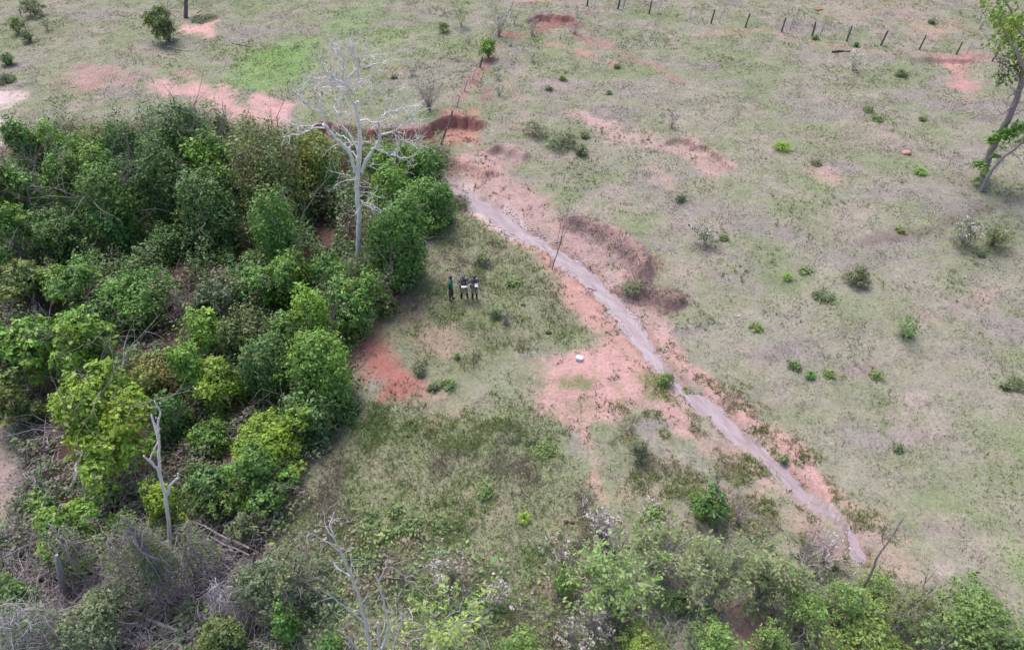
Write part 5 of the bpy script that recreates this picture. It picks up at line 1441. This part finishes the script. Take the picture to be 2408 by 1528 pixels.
plant('scrub_bush', 'bush', (1440, 1580, 1490, 1600), 'L', 'yellow', 'yellow bush at the bottom edge below the arching scrub', 'bush', DS, 540, .13)
plant('scrub_bush', 'bush', (1150, 1290, 1492, 1600), 'L', 'bright', 'light green bush at the bottom edge, in the middle', 'bush', DS, 541, .13)
plant('scrub_bush', 'bush', (1540, 1640, 1400, 1480), 'C', 'dark', 'dark shaded bush under the arching scrub', 'bush', DS, 542, .12)
plant('scrub_bush', 'bush', (1990, 2100, 1330, 1420), 'C', 'bright', 'low green bush at the foot of the thin leaning tree', 'bush', DS, 543, .11, .8)
leaning_shrub((930, 1180, 1365, 1560), 'straggly grey stemmed shrub with yellow leaf tufts right of the bare saplings', 'yellow', 525, 22, 9)

# right-hand leaning tree and its pale neighbour
def leaning_tree():
    rng = np.random.default_rng(9)
    base = gnd(2312, 417); Y = base[1]
    root = empty('leaning_tree', base, 'dark barked leaning tree at the right edge with yellow green drooping crown', 'tree')
    bk = C3(.32, .265, .27)
    mb = MB()
    traced(mb, [(2312, 417), (2320, 380), (2335, 345), (2358, 302), (2372, 275), (2387, 240), (2398, 205), (2410, 165), (2424, 105), (2436, 45), (2440, -20)], Y, .25, .12, rng, bk, 0, .3, 3, .03, 10, 6, 1.2, .03)
    mb.build('trunk', M_BARK, root, True, base)
    tips = []
    for pts, r0, r1, dr in [([(2396, 212), (2380, 222), (2362, 235)], .06, .02, -.3), ([(2384, 245), (2360, 268), (2335, 285)], .05, .02, -.5), ([(2410, 165), (2385, 120), (2360, 70), (2345, 30)], .1, .03, -.8),
                            ([(2424, 105), (2390, 60), (2365, 10), (2350, -40)], .09, .03, .9), ([(2430, 60), (2460, 20), (2490, -30)], .09, .03, .5), ([(2405, 180), (2440, 150), (2480, 120)], .09, .03, -.6),
                            ([(2398, 200), (2370, 160), (2345, 140), (2330, 135)], .05, .02, .6)]:
        mb = MB(); P = traced(mb, pts, Y, r0, r1, rng, bk * 1.3, 0, dr, 3, .04, 6, 8, 1.0, .02)
        tips += list(P[2:]); mb.build('limb', M_BARK, root, True, base)
    ml = MB()
    cs = [(2362, 15, .8), (2385, 50, .9), (2358, 60, .4), (2395, 20, 1.3), (2372, 95, .6), (2400, 90, 1.0), (2390, 130, .8), (2362, 140, .35), (2430, 50, 1.4), (2345, -30, 1.0), (2400, -50, 1.5), (2450, 110, 1.3),
          (2340, 105, .35), (2480, 40, 1.4), (2375, 165, .6), (2405, 150, .6), (2350, 175, .35)]
    for (x, y, rr) in cs:
        c = at(x, y, Y + rng.uniform(-1.2, 1.2)); n = int(260 * rr ** 1.5 + 40)
        m = max(3, n // 30); sub = c + rng.normal(0, rr * .55, (m, 3))
        P = sub[rng.integers(0, m, n)] + rng.normal(0, .16, (n, 3)) * [1, 1, 1.4]
        leaf_quads(ml, P, rng.normal(0, .6, (n, 3)) + [0, 0, .8], .2, .45, rng, leaf_cols('yellow' if y < 120 else 'olive', P, rng), .9)
    ml.build('crown', M_LEAF, root, origin=base)
    ml = MB()
    for (x, y, rr, k) in [(2350, 320, .5, 260), (2375, 312, .55, 280), (2395, 300, .5, 220), (2330, 330, .3, 120), (2300, 385, .4, 170), (2318, 398, .25, 70), (2340, 365, .3, 90), (2405, 330, .4, 120), (2310, 425, .2, 60), (2300, 420, .2, 40)]:
        c = at(x, y, Y - .6 + rng.uniform(-.2, .2)); P = c + rng.normal(0, rr * .5, (k, 3)) * [1, 1, .6]
        leaf_quads(ml, P, rng.normal(0, .5, (k, 3)) + [0, 0, 1], .2, .5, rng, leaf_cols('bright', P, rng), .4)
    ml.build('leafy_sprays', M_LEAF, root, origin=base)
leaning_tree()
snag('pale_leaning_tree', 'thin pale leaning tree with bare wood right below the dark barked one', 'tree', (2306, 450), [([(2306, 450), (2318, 425), (2330, 402), (2345, 385), (2362, 368), (2375, 358), (2392, 345), (2410, 325), (2440, 290), (2470, 240)], .11, .07, -.4, 8), ([(2375, 358), (2395, 372), (2402, 385)], .03, .012, -.3, 4)],
     (.36, .32, .33), seed=15, tw=.9, twr=.02)
dry_bush('dry_shrub', (2288, 2330, 415, 452), 'dry brown twigs heaped at the foot of the leaning trees', seed=345, nflow=0, nst=26)

# ------------------------------------------------------------------ fences
def fence(label, posts, col_d, col_p, wires, seed):
    rng = np.random.default_rng(seed)
    foot = [gnd(b[0], b[1]) for b, t, kind in posts]
    root = empty('wire_fence', foot[0], label, 'fence')
    tops = []
    for (b, t, kind), A in zip(posts, foot):
        T = at(t[0], t[1], A[1] + rng.uniform(-.06, .06))
        r = .08 if kind == 'd' else .065
        mb = MB()
        P = A + (T - A) * np.linspace(-.12, 1, 5)[:, None]; P[1:-1] += rng.normal(0, .012, (3, 3))
        tube(mb, P, r * np.array([1.1, 1.05, 1, .97, .85]) * rng.uniform(.9, 1.15), C3(*(col_d if kind == 'd' else col_p)) * rng.uniform(.8, 1.2), 7)
        o = mb.build('post', M_WOOD, root, True, foot[0])
        if kind == 'p': o['label'] = 'pale grey thin post'
        tops.append((A, T))
    for f in wires:
        mb = MB()
        pts = [A + (T - A) * f for A, T in tops]
        P = []
        for u, v in zip(pts[:-1], pts[1:]):
            for s in (0, .5): q = u + (v - u) * s; q[2] -= .03 * (s > 0); P.append(q)
        P.append(pts[-1]); P = np.array(P)
        tube(mb, P, np.full(len(P), .004), C3(.25, .23, .22), 3)
        mb.build('wire', M_WOOD, root, False, foot[0])
Z3 = lambda x, y: (1617.2 + x / 3.0018, y / 3.0018)
Z2 = lambda x, y: (789.7 + x / 3.0018, y / 3.0018)
fence('barbed wire fence of dark and pale posts crossing the upper right pasture', [
    (Z2(1772, 45), Z2(1780, -30), 'd'), (Z2(1820, 42), Z2(1842, -30), 'p'), (Z2(1990, 68), Z2(2008, -15), 'd'), (Z2(2025, 60), Z2(2048, -15), 'p'), (Z2(2208, 102), Z2(2230, 5), 'd'), (Z2(2265, 98), Z2(2300, 0), 'p'),
    (Z3(8, 128), Z3(28, 50), 'p'), (Z3(162, 168), Z3(190, 68), 'd'), (Z3(220, 165), Z3(242, 78), 'p'), (Z3(404, 195), Z3(439, 96), 'd'), (Z3(478, 192), Z3(493, 128), 'p'), (Z3(660, 228), Z3(692, 126), 'd'), (Z3(717, 216), Z3(748, 124), 'p'),
    (Z3(875, 260), Z3(902, 156), 'd'), (Z3(932, 248), Z3(966, 164), 'p'), (Z3(1118, 292), Z3(1160, 183), 'd'), (Z3(1128, 262), Z3(1142, 185), 'p'), (Z3(1360, 322), Z3(1413, 216), 'd'), (Z3(1450, 306), Z3(1500, 238), 'p'),
    (Z3(1632, 352), Z3(1680, 250), 'd'), (Z3(1718, 338), Z3(1787, 264), 'p'), (Z3(1893, 386), Z3(1940, 296), 'd'), (Z3(1967, 380), Z3(2008, 294), 'p'), (Z3(2145, 435), Z3(2200, 345), 'd')],
    (.15, .125, .125), (.56, .52, .55), (.45, .72, .93), 1)
fence('old wire fence of leaning posts running down the slope to the red gully', [
    (Z2(1228, 72), Z2(1258, -10), 'p'), (Z2(1170, 175), Z2(1222, 60), 'p'), (Z2(1102, 305), Z2(1135, 215), 'p'), (Z2(1078, 340), Z2(1092, 300), 'p'), (Z2(1014, 478), Z2(1034, 402), 'd'), (Z2(960, 560), Z2(985, 480), 'p'), (Z2(903, 645), Z2(930, 560), 'p'),
    (Z2(853, 752), Z2(875, 672), 'p'), (Z2(796, 890), Z2(824, 782), 'd'), (Z2(742, 1020), Z2(782, 905), 'd')],
    (.17, .145, .15), (.62, .58, .62), (.5, .9), 2)

# stones
def rock(label, dx, dy, r, col, seed, flat_=.6):
    rng = np.random.default_rng(seed); p = gnd(dx, dy)
    u, v = np.meshgrid(np.linspace(0, 2 * pi, 15)[:-1], np.linspace(.02, pi - .02, 9))
    d = np.stack([np.cos(u) * np.sin(v), np.sin(u) * np.sin(v), np.cos(v)], -1).reshape(-1, 3)
    k = r * (.75 + .5 * fbm(d[:, 0] * 1.5 + 9 + d[:, 2], d[:, 1] * 1.5 + 9, 1.0, seed, 3)); P = d * k[:, None] * [1.2, .9, flat_] + p + [0, 0, r * flat_ * .55]
    i = np.arange(8)[:, None] * 14; j = np.arange(14)[None]; jj = (j + 1) % 14
    mb = MB(); mb.add(P, np.stack([i + j, i + 14 + j, i + 14 + jj, i + jj], -1).reshape(-1, 4), C3(*col))
    o = mb.build('rock', M_BARK, None, True, p); o.location = tuple(p); tag(o, label, 'rock', 'stones lying in the grass')
rock('rounded pinkish boulder in the right pasture left of the leaning trees', 2130, 362, .26, (.55, .30, .23), 1)
rock('left one of two orange stones beyond the far fence', 1921, 25, .17, (.52, .23, .12), 2)
rock('right one of two orange stones beyond the far fence', 1930, 24, .15, (.46, .21, .12), 3)
rock('small pale stone in the right pasture above the brightest yellow weed', 1736, 744, .07, (.66, .56, .52), 4)
rock('pair of dark lumps on pink soil by the upper scrub, left lump', 1330, 1226, .09, (.10, .07, .065), 5)
rock('pair of dark lumps on pink soil by the upper scrub, right lump', 1345, 1228, .09, (.12, .08, .07), 6)
rock('dark dung pat in the grass left of the creek, upper one', 1229, 718, .12, (.055, .05, .035), 7, .35)
rock('dark dung pat in the grass above the cooler box', 1290, 783, .15, (.05, .045, .035), 8, .35)
rock('dark lump on the sandy creek bank', 1448, 756, .11, (.20, .10, .08), 9, .4)
rock('dark lump lying in the creek', 1508, 795, .06, (.08, .07, .07), 10)
snag('white_twig', 'small white forked twig on the grass above the cooler box', 'twig', (1318, 765), [([(1318, 765), (1316, 756), (1314, 751)], .014, .008, .1, 0), ([(1318, 764), (1322, 757), (1323, 752)], .012, .007, -.1, 0)], (.75, .72, .70), seed=21, part='stem')
snag('white_twig', 'pale forked twig in the upper left pasture above the red patch', 'twig', (444, 99), [([(444, 99), (440, 94), (432, 92)], .02, .01, .1, 0), ([(441, 96), (440, 90), (442, 88)], .014, .008, .1, 0)], (.70, .66, .64), seed=22, part='stem')
snag('white_twig', 'pale upright twig in the upper left pasture left of the tall shrub', 'twig', (283, 52), [([(283, 52), (282, 44), (281, 36)], .022, .01, .1, 0), ([(283, 46), (290, 42)], .014, .008, .1, 0)], (.66, .62, .58), seed=23, part='stem')
snag('dead_stalk', 'pale dead stalk standing right of the wide light green patch', 'twig', (1301, 1215), [([(1301, 1215), (1304, 1180), (1300, 1140), (1298, 1125)], .016, .008, .1, 1)], (.30, .32, .22), seed=24, part='stem')

# ------------------------------------------------------------------ cooler box
def simple_mat(name, col, rough=.6, spec=.4):
    m, nt, b = new_mat(name)
    no = nd(nt, 'ShaderNodeTexNoise'); no.inputs['Scale'].default_value = 14
    tc = nd(nt, 'ShaderNodeTexCoord'); nt.links.new(tc.outputs['Object'], no.inputs['Vector'])
    mr = nd(nt, 'ShaderNodeMapRange'); mr.inputs[3].default_value = .9; mr.inputs[4].default_value = 1.08
    nt.links.new(no.outputs['Fac'], mr.inputs[0])
    mx = nd(nt, 'ShaderNodeVectorMath', operation='SCALE'); mx.inputs[0].default_value = col
    nt.links.new(mr.outputs[0], mx.inputs['Scale']); nt.links.new(mx.outputs[0], b.inputs['Base Color'])
    b.inputs['Roughness'].default_value = rough; b.inputs['Specular IOR Level'].default_value = spec
    return m

def bev_box(mb, c, s, bev, col, M=None):
    """box with chamfered edges; c centre, s full size"""
    hx, hy, hz = np.array(s) / 2
    ring = lambda k: [(-hx + bev, -hy + 0), (hx - bev, -hy), (hx, -hy + bev), (hx, hy - bev), (hx - bev, hy), (-hx + bev, hy), (-hx, hy - bev), (-hx, -hy + bev)]
    R = np.array(ring(0)); inn = R * [(hx - bev) / hx, (hy - bev) / hy]
    V = np.concatenate([np.c_[inn, np.full(8, -hz)], np.c_[R, np.full(8, -hz + bev)], np.c_[R, np.full(8, hz - bev)], np.c_[inn, np.full(8, hz)]])
    f = [(r * 8 + i, r * 8 + (i + 1) % 8, r * 8 + 8 + (i + 1) % 8, r * 8 + 8 + i) for r in range(3) for i in range(8)]
    tri = [(24, 24 + i, 25 + i) for i in range(1, 7)] + [(0, i + 1, i) for i in range(1, 7)]
    if M is not None: V = V @ np.asarray(M).T
    V = V + c
    n0 = mb.n
    mb.add(V, f, col); mb.add(V, tri, col)

def cooler():
    p = gnd(1362, 846)
    root = empty('cooler_box', p, 'small white foam cooler box on the pink sand', 'box')
    root.rotation_euler = (0, 0, radians(-21))
    mb = MB(); bev_box(mb, (0, 0, .085), (.32, .23, .17), .015, C3(.62, .68, .86)); mb.build('body', M_PLAIN, root)  # white foam; the bluish shade of its sides is painted into the colour
    mb = MB(); bev_box(mb, (0, 0, .193), (.345, .255, .05), .015, C3(.86, .86, .86)); bev_box(mb, (0, 0, .222), (.26, .17, .012), .004, C3(.86, .86, .86)); mb.build('lid', M_PLAIN, root)
cooler()

# ------------------------------------------------------------------ the three people
def skin_arrays(J, E, root=0, sub=1):
    me = bpy.data.meshes.new('tmp'); me.from_pydata([j[0] for j in J], E, []); ob = bpy.data.objects.new('tmp', me); COL.objects.link(ob)
    ob.modifiers.new('s', 'SKIN'); sv = me.skin_vertices[0].data
    for i, j in enumerate(J):
        r = j[1]; sv[i].radius = r if isinstance(r, tuple) else (r, r); sv[i].use_root = (i == root)
    ss = ob.modifiers.new('u', 'SUBSURF'); ss.levels = sub; ss.render_levels = sub
    dg = bpy.context.evaluated_depsgraph_get(); dg.update(); ev = ob.evaluated_get(dg); m2 = ev.to_mesh()
    V = np.array([v.co[:] for v in m2.vertices]); F_ = [tuple(p.vertices) for p in m2.polygons]
    ev.to_mesh_clear(); bpy.data.objects.remove(ob); bpy.data.meshes.remove(me)
    return V, [f for f in F_ if len(f) == 4], [f for f in F_ if len(f) == 3]

def put(mb, arr, col):
    V, q, t = arr
    c = col(V) if callable(col) else np.broadcast_to(np.asarray(col, float), V.shape)
    n0 = mb.n
    if q: mb.add(V, q, c)
    if t: mb.add(V, t, c)

def ball(mb, c, r, col, nu=12, nv=8, vmin=0.0, vmax=pi, M=None):
    u, v = np.meshgrid(np.linspace(0, 2 * pi, nu + 1)[:-1], np.linspace(vmin + .01, vmax - .01, nv))
    d = np.stack([np.cos(u) * np.sin(v), np.sin(u) * np.sin(v), np.cos(v)], -1).reshape(-1, 3) * r
    if M is not None: d = d @ M.T
    i = np.arange(nv - 1)[:, None] * nu; j = np.arange(nu)[None]; jj = (j + 1) % nu
    mb.add(d + c, np.stack([i + j, i + nu + j, i + nu + jj, i + jj], -1).reshape(-1, 4), col)

def rotx(a): return np.array([[1, 0, 0], [0, cos(a), -sin(a)], [0, sin(a), cos(a)]])
def rotz(a): return np.array([[cos(a), -sin(a), 0], [sin(a), cos(a), 0], [0, 0, 1]])

def hand(mb, wrist, d, palm_n, skin, curl=.6, side=1):
    """palm and five unequal fingers; d: from wrist to fingertips, palm_n: the way the palm faces"""
    d = unit(np.array(d, float)); n = unit(np.array(palm_n, float) - d * np.dot(palm_n, d)); s = np.cross(d, n) * side
    tube(mb, [wrist - d * .01, wrist + d * .035, wrist + d * .085], [.024, .036, .034], skin, 8)
    for k, (o, L) in enumerate(((-.029, .070), (-.010, .080), (.010, .076), (.028, .060))):
        b = wrist + d * .08 + s * o
        p1 = b + unit(d + n * curl * .5) * L * .45; p2 = p1 + unit(d + n * curl * 1.4) * L * .32; p3 = p2 + unit(d * .6 + n * curl * 2) * L * .23
        tube(mb, [b - d * .02, b, p1, p2, p3], [.009, .0095, .009, .008, .006], skin, 6)
    b = wrist + d * .03 - s * .03
    tube(mb, [b, b + unit(d * .7 - s * .7 + n * .3) * .035, b + unit(d * .85 - s * .45 + n * .5) * .07], [.012, .011, .008], skin, 6)

def camo_mat():
    m, nt, b = new_mat('camouflage_cloth')
    tc = nd(nt, 'ShaderNodeTexCoord')
    no = nd(nt, 'ShaderNodeTexNoise'); no.inputs['Scale'].default_value = 5.5; no.inputs['Detail'].default_value = 2.0; no.inputs['Distortion'].default_value = .6
    nt.links.new(tc.outputs['Object'], no.inputs['Vector'])
    cr = nd(nt, 'ShaderNodeValToRGB'); cr.color_ramp.interpolation = 'CONSTANT'
    e = cr.color_ramp.elements
    e[0].position = 0; e[0].color = (.055, .045, .065, 1); e[1].position = .42; e[1].color = (.17, .145, .175, 1)
    for ps, c in ((.5, (.45, .41, .46, 1)), (.575, (.13, .12, .085, 1)), (.63, (.24, .19, .20, 1))):
        q = e.new(ps); q.color = c
    nt.links.new(no.outputs['Fac'], cr.inputs[0]); nt.links.new(cr.outputs[0], b.inputs['Base Color']); b.inputs['Roughness'].default_value = .9
    return m
M_CAMO = camo_mat()
M_SKIN = attr_mat('skin', .55, .95, 1.05, 20)
M_CLOTH = attr_mat('plain_cloth', .9, .88, 1.1, 12, .006, 40)

def person(px, rz, H, label, P, look):
    """P: pose joints in metres for a 1.78 m figure facing -Y"""
    base = gnd(*px)
    root = empty('person', base, label, 'person'); root.rotation_euler = (0, 0, rz); root.scale = (H / 1.78,) * 3
    sk = look['skin']; V3 = lambda v: np.array(v, float)
    # one continuous body: pelvis, spine, neck, head, arms, legs
    hd = V3(P['head']); nk = V3((0, -.01, 1.50))
    J = [((0, 0, .95), .10), ((0, .01, 1.15), (.10, .085)), ((0, .01, 1.36), (.125, .085)), (tuple(nk), .05), (tuple(nk * .45 + hd * .55 - [0, 0, .04]), .052), (tuple(hd - [0, 0, .03]), (.07, .082)), (tuple(hd + [0, 0, .05]), (.076, .09)), (tuple(hd + [0, .005, .105]), (.045, .055))]
    E = [(0, 1), (1, 2), (2, 3), (3, 4), (4, 5), (5, 6), (6, 7)]
    for sd_ in ('L', 'R'):
        sh, el, wr = P['arm' + sd_]; i = len(J)
        J += [(sh, .052), (el, .040), (wr, .026)]; E += [(2, i), (i, i + 1), (i + 1, i + 2)]
        hp, kn, an, to = P['leg' + sd_]; i = len(J)
        J += [(hp, .08), (kn, .055), (an, .038), (to, .032)]; E += [(0, i), (i, i + 1), (i + 1, i + 2), (i + 2, i + 3)]
    mb = MB(); put(mb, skin_arrays(J, E), sk)
    T = rotz(P.get('turn', 0)) @ rotx(P['tilt'])
    hp_ = lambda x, y, z: hd + T @ V3((x, y, z))
    ball(mb, hp_(0, -.088, .0), (.014, .022, .022), np.array(sk) * 1.05, M=T)                     # nose
    for s in (-1, 1):
        ball(mb, hp_(s * .077, .005, .0), (.010, .020, .030), np.array(sk) * .95, M=T)             # ears
        ball(mb, hp_(s * .030, -.079, .026), (.013, .008, .008), C3(.75, .72, .70), M=T); ball(mb, hp_(s * .030, -.086, .026), (.006, .005, .006), C3(.02, .015, .01), M=T)
    ball(mb, hp_(0, -.079, -.045), (.024, .010, .007), C3(.30, .12, .10), M=T)                    # mouth
    for sd_, s in (('L', 1), ('R', -1)):
        wr = V3(P['arm' + sd_][2]); d, n = P['hand' + sd_]; hand(mb, wr, d, n, np.array(sk), P.get('curl', .6), s)
    mb.build('body', M_SKIN, root, True)
    # hair
    mb = MB(); ball(mb, hp_(0, .012, .035), (.086, .100, .098), look['hair'], 14, 9, 0, 1.75, M=T); mb.build('hair', M_CLOTH, root, True)
    # trousers
    J = [((0, .005, 1.00), (.165, .125)), ((0, .005, .90), (.175, .135))]; E = [(0, 1)]
    for sd_ in ('L', 'R'):
        hp, kn, an, to = [V3(q) for q in P['leg' + sd_]]; i = len(J); cf = kn + (an - kn) * look['cuff']
        J += [(tuple(hp - [0, 0, .06]), .115), (tuple(kn), .10), (tuple(cf), look['cuffr'])]; E += [(1, i), (i, i + 1), (i + 1, i + 2)]
    mb = MB(); put(mb, skin_arrays(J, E), look['trouser']); mb.build('trousers', look['tmat'], root, True)
    # shirt with sleeves
    J = [((0, .01, 1.18), (.17, .13)), ((0, .01, look['hem']), (.20, .165)), ((0, .01, 1.36), (.19, .125)), ((0, 0, 1.47), (.075, .07))]; E = [(0, 1), (0, 2), (2, 3)]
    for sd_ in ('L', 'R'):
        sh, el, wr = [V3(q) for q in P['arm' + sd_]]; i = len(J); k = look['sleeve']
        if k <= 1: J += [(tuple(sh), .074), (tuple(sh + (el - sh) * k), .064)]; E += [(2, i), (i, i + 1)]
        else: J += [(tuple(sh), .085), (tuple(el), .074), (tuple(el + (wr - el) * (k - 1)), .046)]; E += [(2, i), (i, i + 1), (i + 1, i + 2)]
    mb = MB(); put(mb, skin_arrays(J, E), look['shirt']); sh_ = mb.build('shirt', look['smat'], root, True)
    # footwear
    for sd_ in ('L', 'R'):
        hp, kn, an, to = [V3(q) for q in P['leg' + sd_]]
        mb = MB(); topz = kn + (an - kn) * look['boot']
        put(mb, skin_arrays([(tuple(topz), look['bootr']), (tuple(an), .05), (tuple(an * .4 + to * .6 - [0, 0, .005]), (.047, .045)), (tuple(to), (.045, .034)), (tuple(an + (an - to) * .25 - [0, 0, .045]), .036)], [(0, 1), (1, 2), (2, 3), (1, 4)]), look['bootc'])
        mb.build('boot' if look['boot'] < .8 else 'shoe', M_CLOTH, root, True)
    # cap: crown and peak
    mb = MB(); ball(mb, hp_(0, .005, .062), (.094, .108, .085), look['cap'], 16, 8, 0, 1.62, M=T)
    cp = mb.build('cap', look['cmat'], root, True)
    mb = MB(); a = np.linspace(-1.15, 1.15, 11)
    inn = np.stack([np.sin(a) * .088, -np.cos(a) * .098, np.full(11, .060)], -1); ou = np.stack([np.sin(a) * .094, -.075 - np.cos(a) * .105, .05 - .012 * np.abs(np.sin(a))], -1)
    Vt = np.concatenate([inn, ou, ou - [0, 0, .008], inn - [0, 0, .008]]) @ T.T + hd
    f = [(r * 11 + i, r * 11 + 11 + i, r * 11 + 12 + i, r * 11 + 1 + i) for r in range(3) for i in range(10)]
    mb.add(Vt, f, look['peak']); mb.build('peak', M_CLOTH, cp, False)
    if look.get('belt') is not None:
        mb = MB(); a = np.linspace(0, 2 * pi, 25); tube(mb, np.stack([np.cos(a) * .188, .008 + np.sin(a) * .150, np.full(25, 1.015)], -1), np.full(25, .026), look['belt'], 8); mb.build('belt', M_CLOTH, root, True)
        mb = MB(); bev_box(mb, (-.205, .01, .90), (.07, .11, .26), .02, C3(.025, .022, .03)); mb.build('holster', M_CLOTH, root)
        mb = MB(); bev_box(mb, (.185, .0, .975), (.055, .09, .11), .015, C3(.03, .027, .035)); mb.build('pouch', M_CLOTH, root)
        for s in (-1, 1):
            sh, el, wr = [V3(q) for q in P['arm' + ('L' if s > 0 else 'R')]]; q = sh + (el - sh) * .45
            mb = MB(); ball(mb, q + [s * .062, -.01, 0], (.012, .035, .04), C3(.62, .62, .58)); mb.build('sleeve_badge', M_CLOTH, root, True)
        mb = MB()
        for s in (-1, 1): tube(mb, [(s * .10, -.125, 1.41), (s * .105, -.142, 1.25), (s * .11, -.150, 1.04)], [.022, .022, .022], C3(.06, .05, .07), 6)
        tube(mb, [(-.105, -.132, 1.14), (0, -.14, 1.13), (.105, -.132, 1.14)], [.012] * 3, C3(.06, .05, .07), 6)
        mb.build('harness', M_CLOTH, root, True)
    return root, base

LEGS = dict(legL=((.10, 0, .93), (.13, -.02, .50), (.16, .02, .09), (.18, -.13, .035)), legR=((-.10, 0, .93), (-.13, -.02, .50), (-.17, .02, .09), (-.20, -.13, .035)))
officer = dict(skin=(.33, .20, .15), hair=(.03, .025, .02), trouser=(.2, .2, .2), tmat=M_CAMO, cuff=.32, cuffr=.10, hem=.95, sleeve=1.75, shirt=(.2, .2, .2), smat=M_CAMO, boot=.22, bootr=.075, bootc=C3(.015, .014, .016),
               cap=C3(.2, .2, .2), cmat=M_CAMO, peak=C3(.10, .09, .10), belt=C3(.025, .022, .03))
PO = dict(LEGS, head=(0, -.075, 1.665), tilt=.55, armL=((.19, .0, 1.43), (.30, -.02, 1.17), (.13, -.25, 1.10)), armR=((-.19, .0, 1.43), (-.31, -.02, 1.17), (-.14, -.24, 1.09)),
          handL=((-.55, -.75, -.1), (-.3, .2, .9)), handR=((.75, -.62, -.1), (.1, .2, .9)), curl=.7)
r1, b1 = person((1092, 700), .12, 1.76, 'person in camouflage with feet apart holding a white board, middle of the three', PO, officer)
PO2 = dict(head=(.01, -.06, 1.67), tilt=.45, turn=.25, legL=((.09, 0, .93), (.10, -.02, .50), (.11, .02, .09), (.15, -.13, .035)), legR=((-.09, 0, .93), (-.11, -.01, .50), (-.12, .02, .09), (-.13, -.14, .035)),
           armL=((.19, .0, 1.43), (.31, .02, 1.19), (.20, -.25, 1.22)), armR=((-.19, .0, 1.43), (-.27, -.05, 1.17), (-.02, -.27, 1.17)), handL=((-.55, -.7, .3), (-.6, .3, .5)), handR=((.9, -.4, .1), (0, .3, .9)), curl=.7)
off2 = dict(officer, cap=C3(.2, .13, .11), cmat=M_CLOTH, peak=C3(.10, .06, .05))
r2, b2 = person((1116, 701), .05, 1.76, 'person in camouflage with legs together reading white papers, rightmost of the three', PO2, off2)
def green(V):
    c = np.tile(C3(.015, .19, .10), (len(V), 1))
    c[(V[:, 1] > -.03) & (V[:, 2] < 1.20) & (V[:, 0] < .12)] = C3(.012, .012, .02)
    c[(V[:, 1] < -.085) & (np.abs(V[:, 0] - .06) < .035) & (np.abs(V[:, 2] - 1.30) < .04)] = C3(.8, .82, .8)
    return c
civ = dict(skin=(.34, .20, .15), hair=(.02, .017, .015), trouser=C3(.075, .055, .05), tmat=M_CLOTH, cuff=.7, cuffr=.062, hem=.80, sleeve=.72, shirt=green, smat=M_CLOTH, boot=.88, bootr=.045, bootc=C3(.05, .03, .025),
           cap=C3(.02, .02, .03), cmat=M_CLOTH, peak=C3(.42, .47, .66))
PC = dict(head=(0, -.04, 1.68), tilt=.15, legL=((.09, 0, .93), (.10, -.03, .50), (.11, -.02, .09), (.12, -.18, .035)), legR=((-.09, 0, .93), (-.11, .03, .50), (-.12, .08, .09), (-.13, -.07, .035)),
          armL=((.18, .0, 1.42), (.26, .14, 1.20), (.16, .27, 1.02)), armR=((-.18, .0, 1.42), (-.27, .15, 1.20), (-.17, .28, 1.02)), handL=((-.7, .3, -.5), (0, -.4, .8)), handR=((.7, .3, -.5), (0, -.4, .8)), curl=.6)
r3, b3 = person((1062, 705), radians(78), 1.68, 'person in green shirt and dark cap standing sideways, facing the two in camouflage', PC, civ)

def held(name, label, base, rz, c, size, tilt, col, cat, sheets=1):
    mb = MB(); M = rotz(rz) @ rotx(tilt)
    for k in range(sheets): bev_box(mb, M @ np.array([.012 * k, .01 * k, .006 * k]), size, size[2] * .3, C3(*col), M @ rotz(.12 * k))
    o = mb.build(name, M_PLAIN); o.location = tuple(base + rotz(rz) @ (np.array(c) * 1.01)); tag(o, label, cat)
held('clipboard', 'white clipboard held flat at the waist by the middle person', b1, .12, (.0, -.335, 1.115), (.30, .23, .012), -.25, (.88, .88, .88), 'clipboard')
held('paper_sheets', 'white sheets of paper held up at the chest by the rightmost person', b2, .05, (.11, -.335, 1.235), (.15, .20, .008), .45, (.88, .88, .88), 'paper', 2)
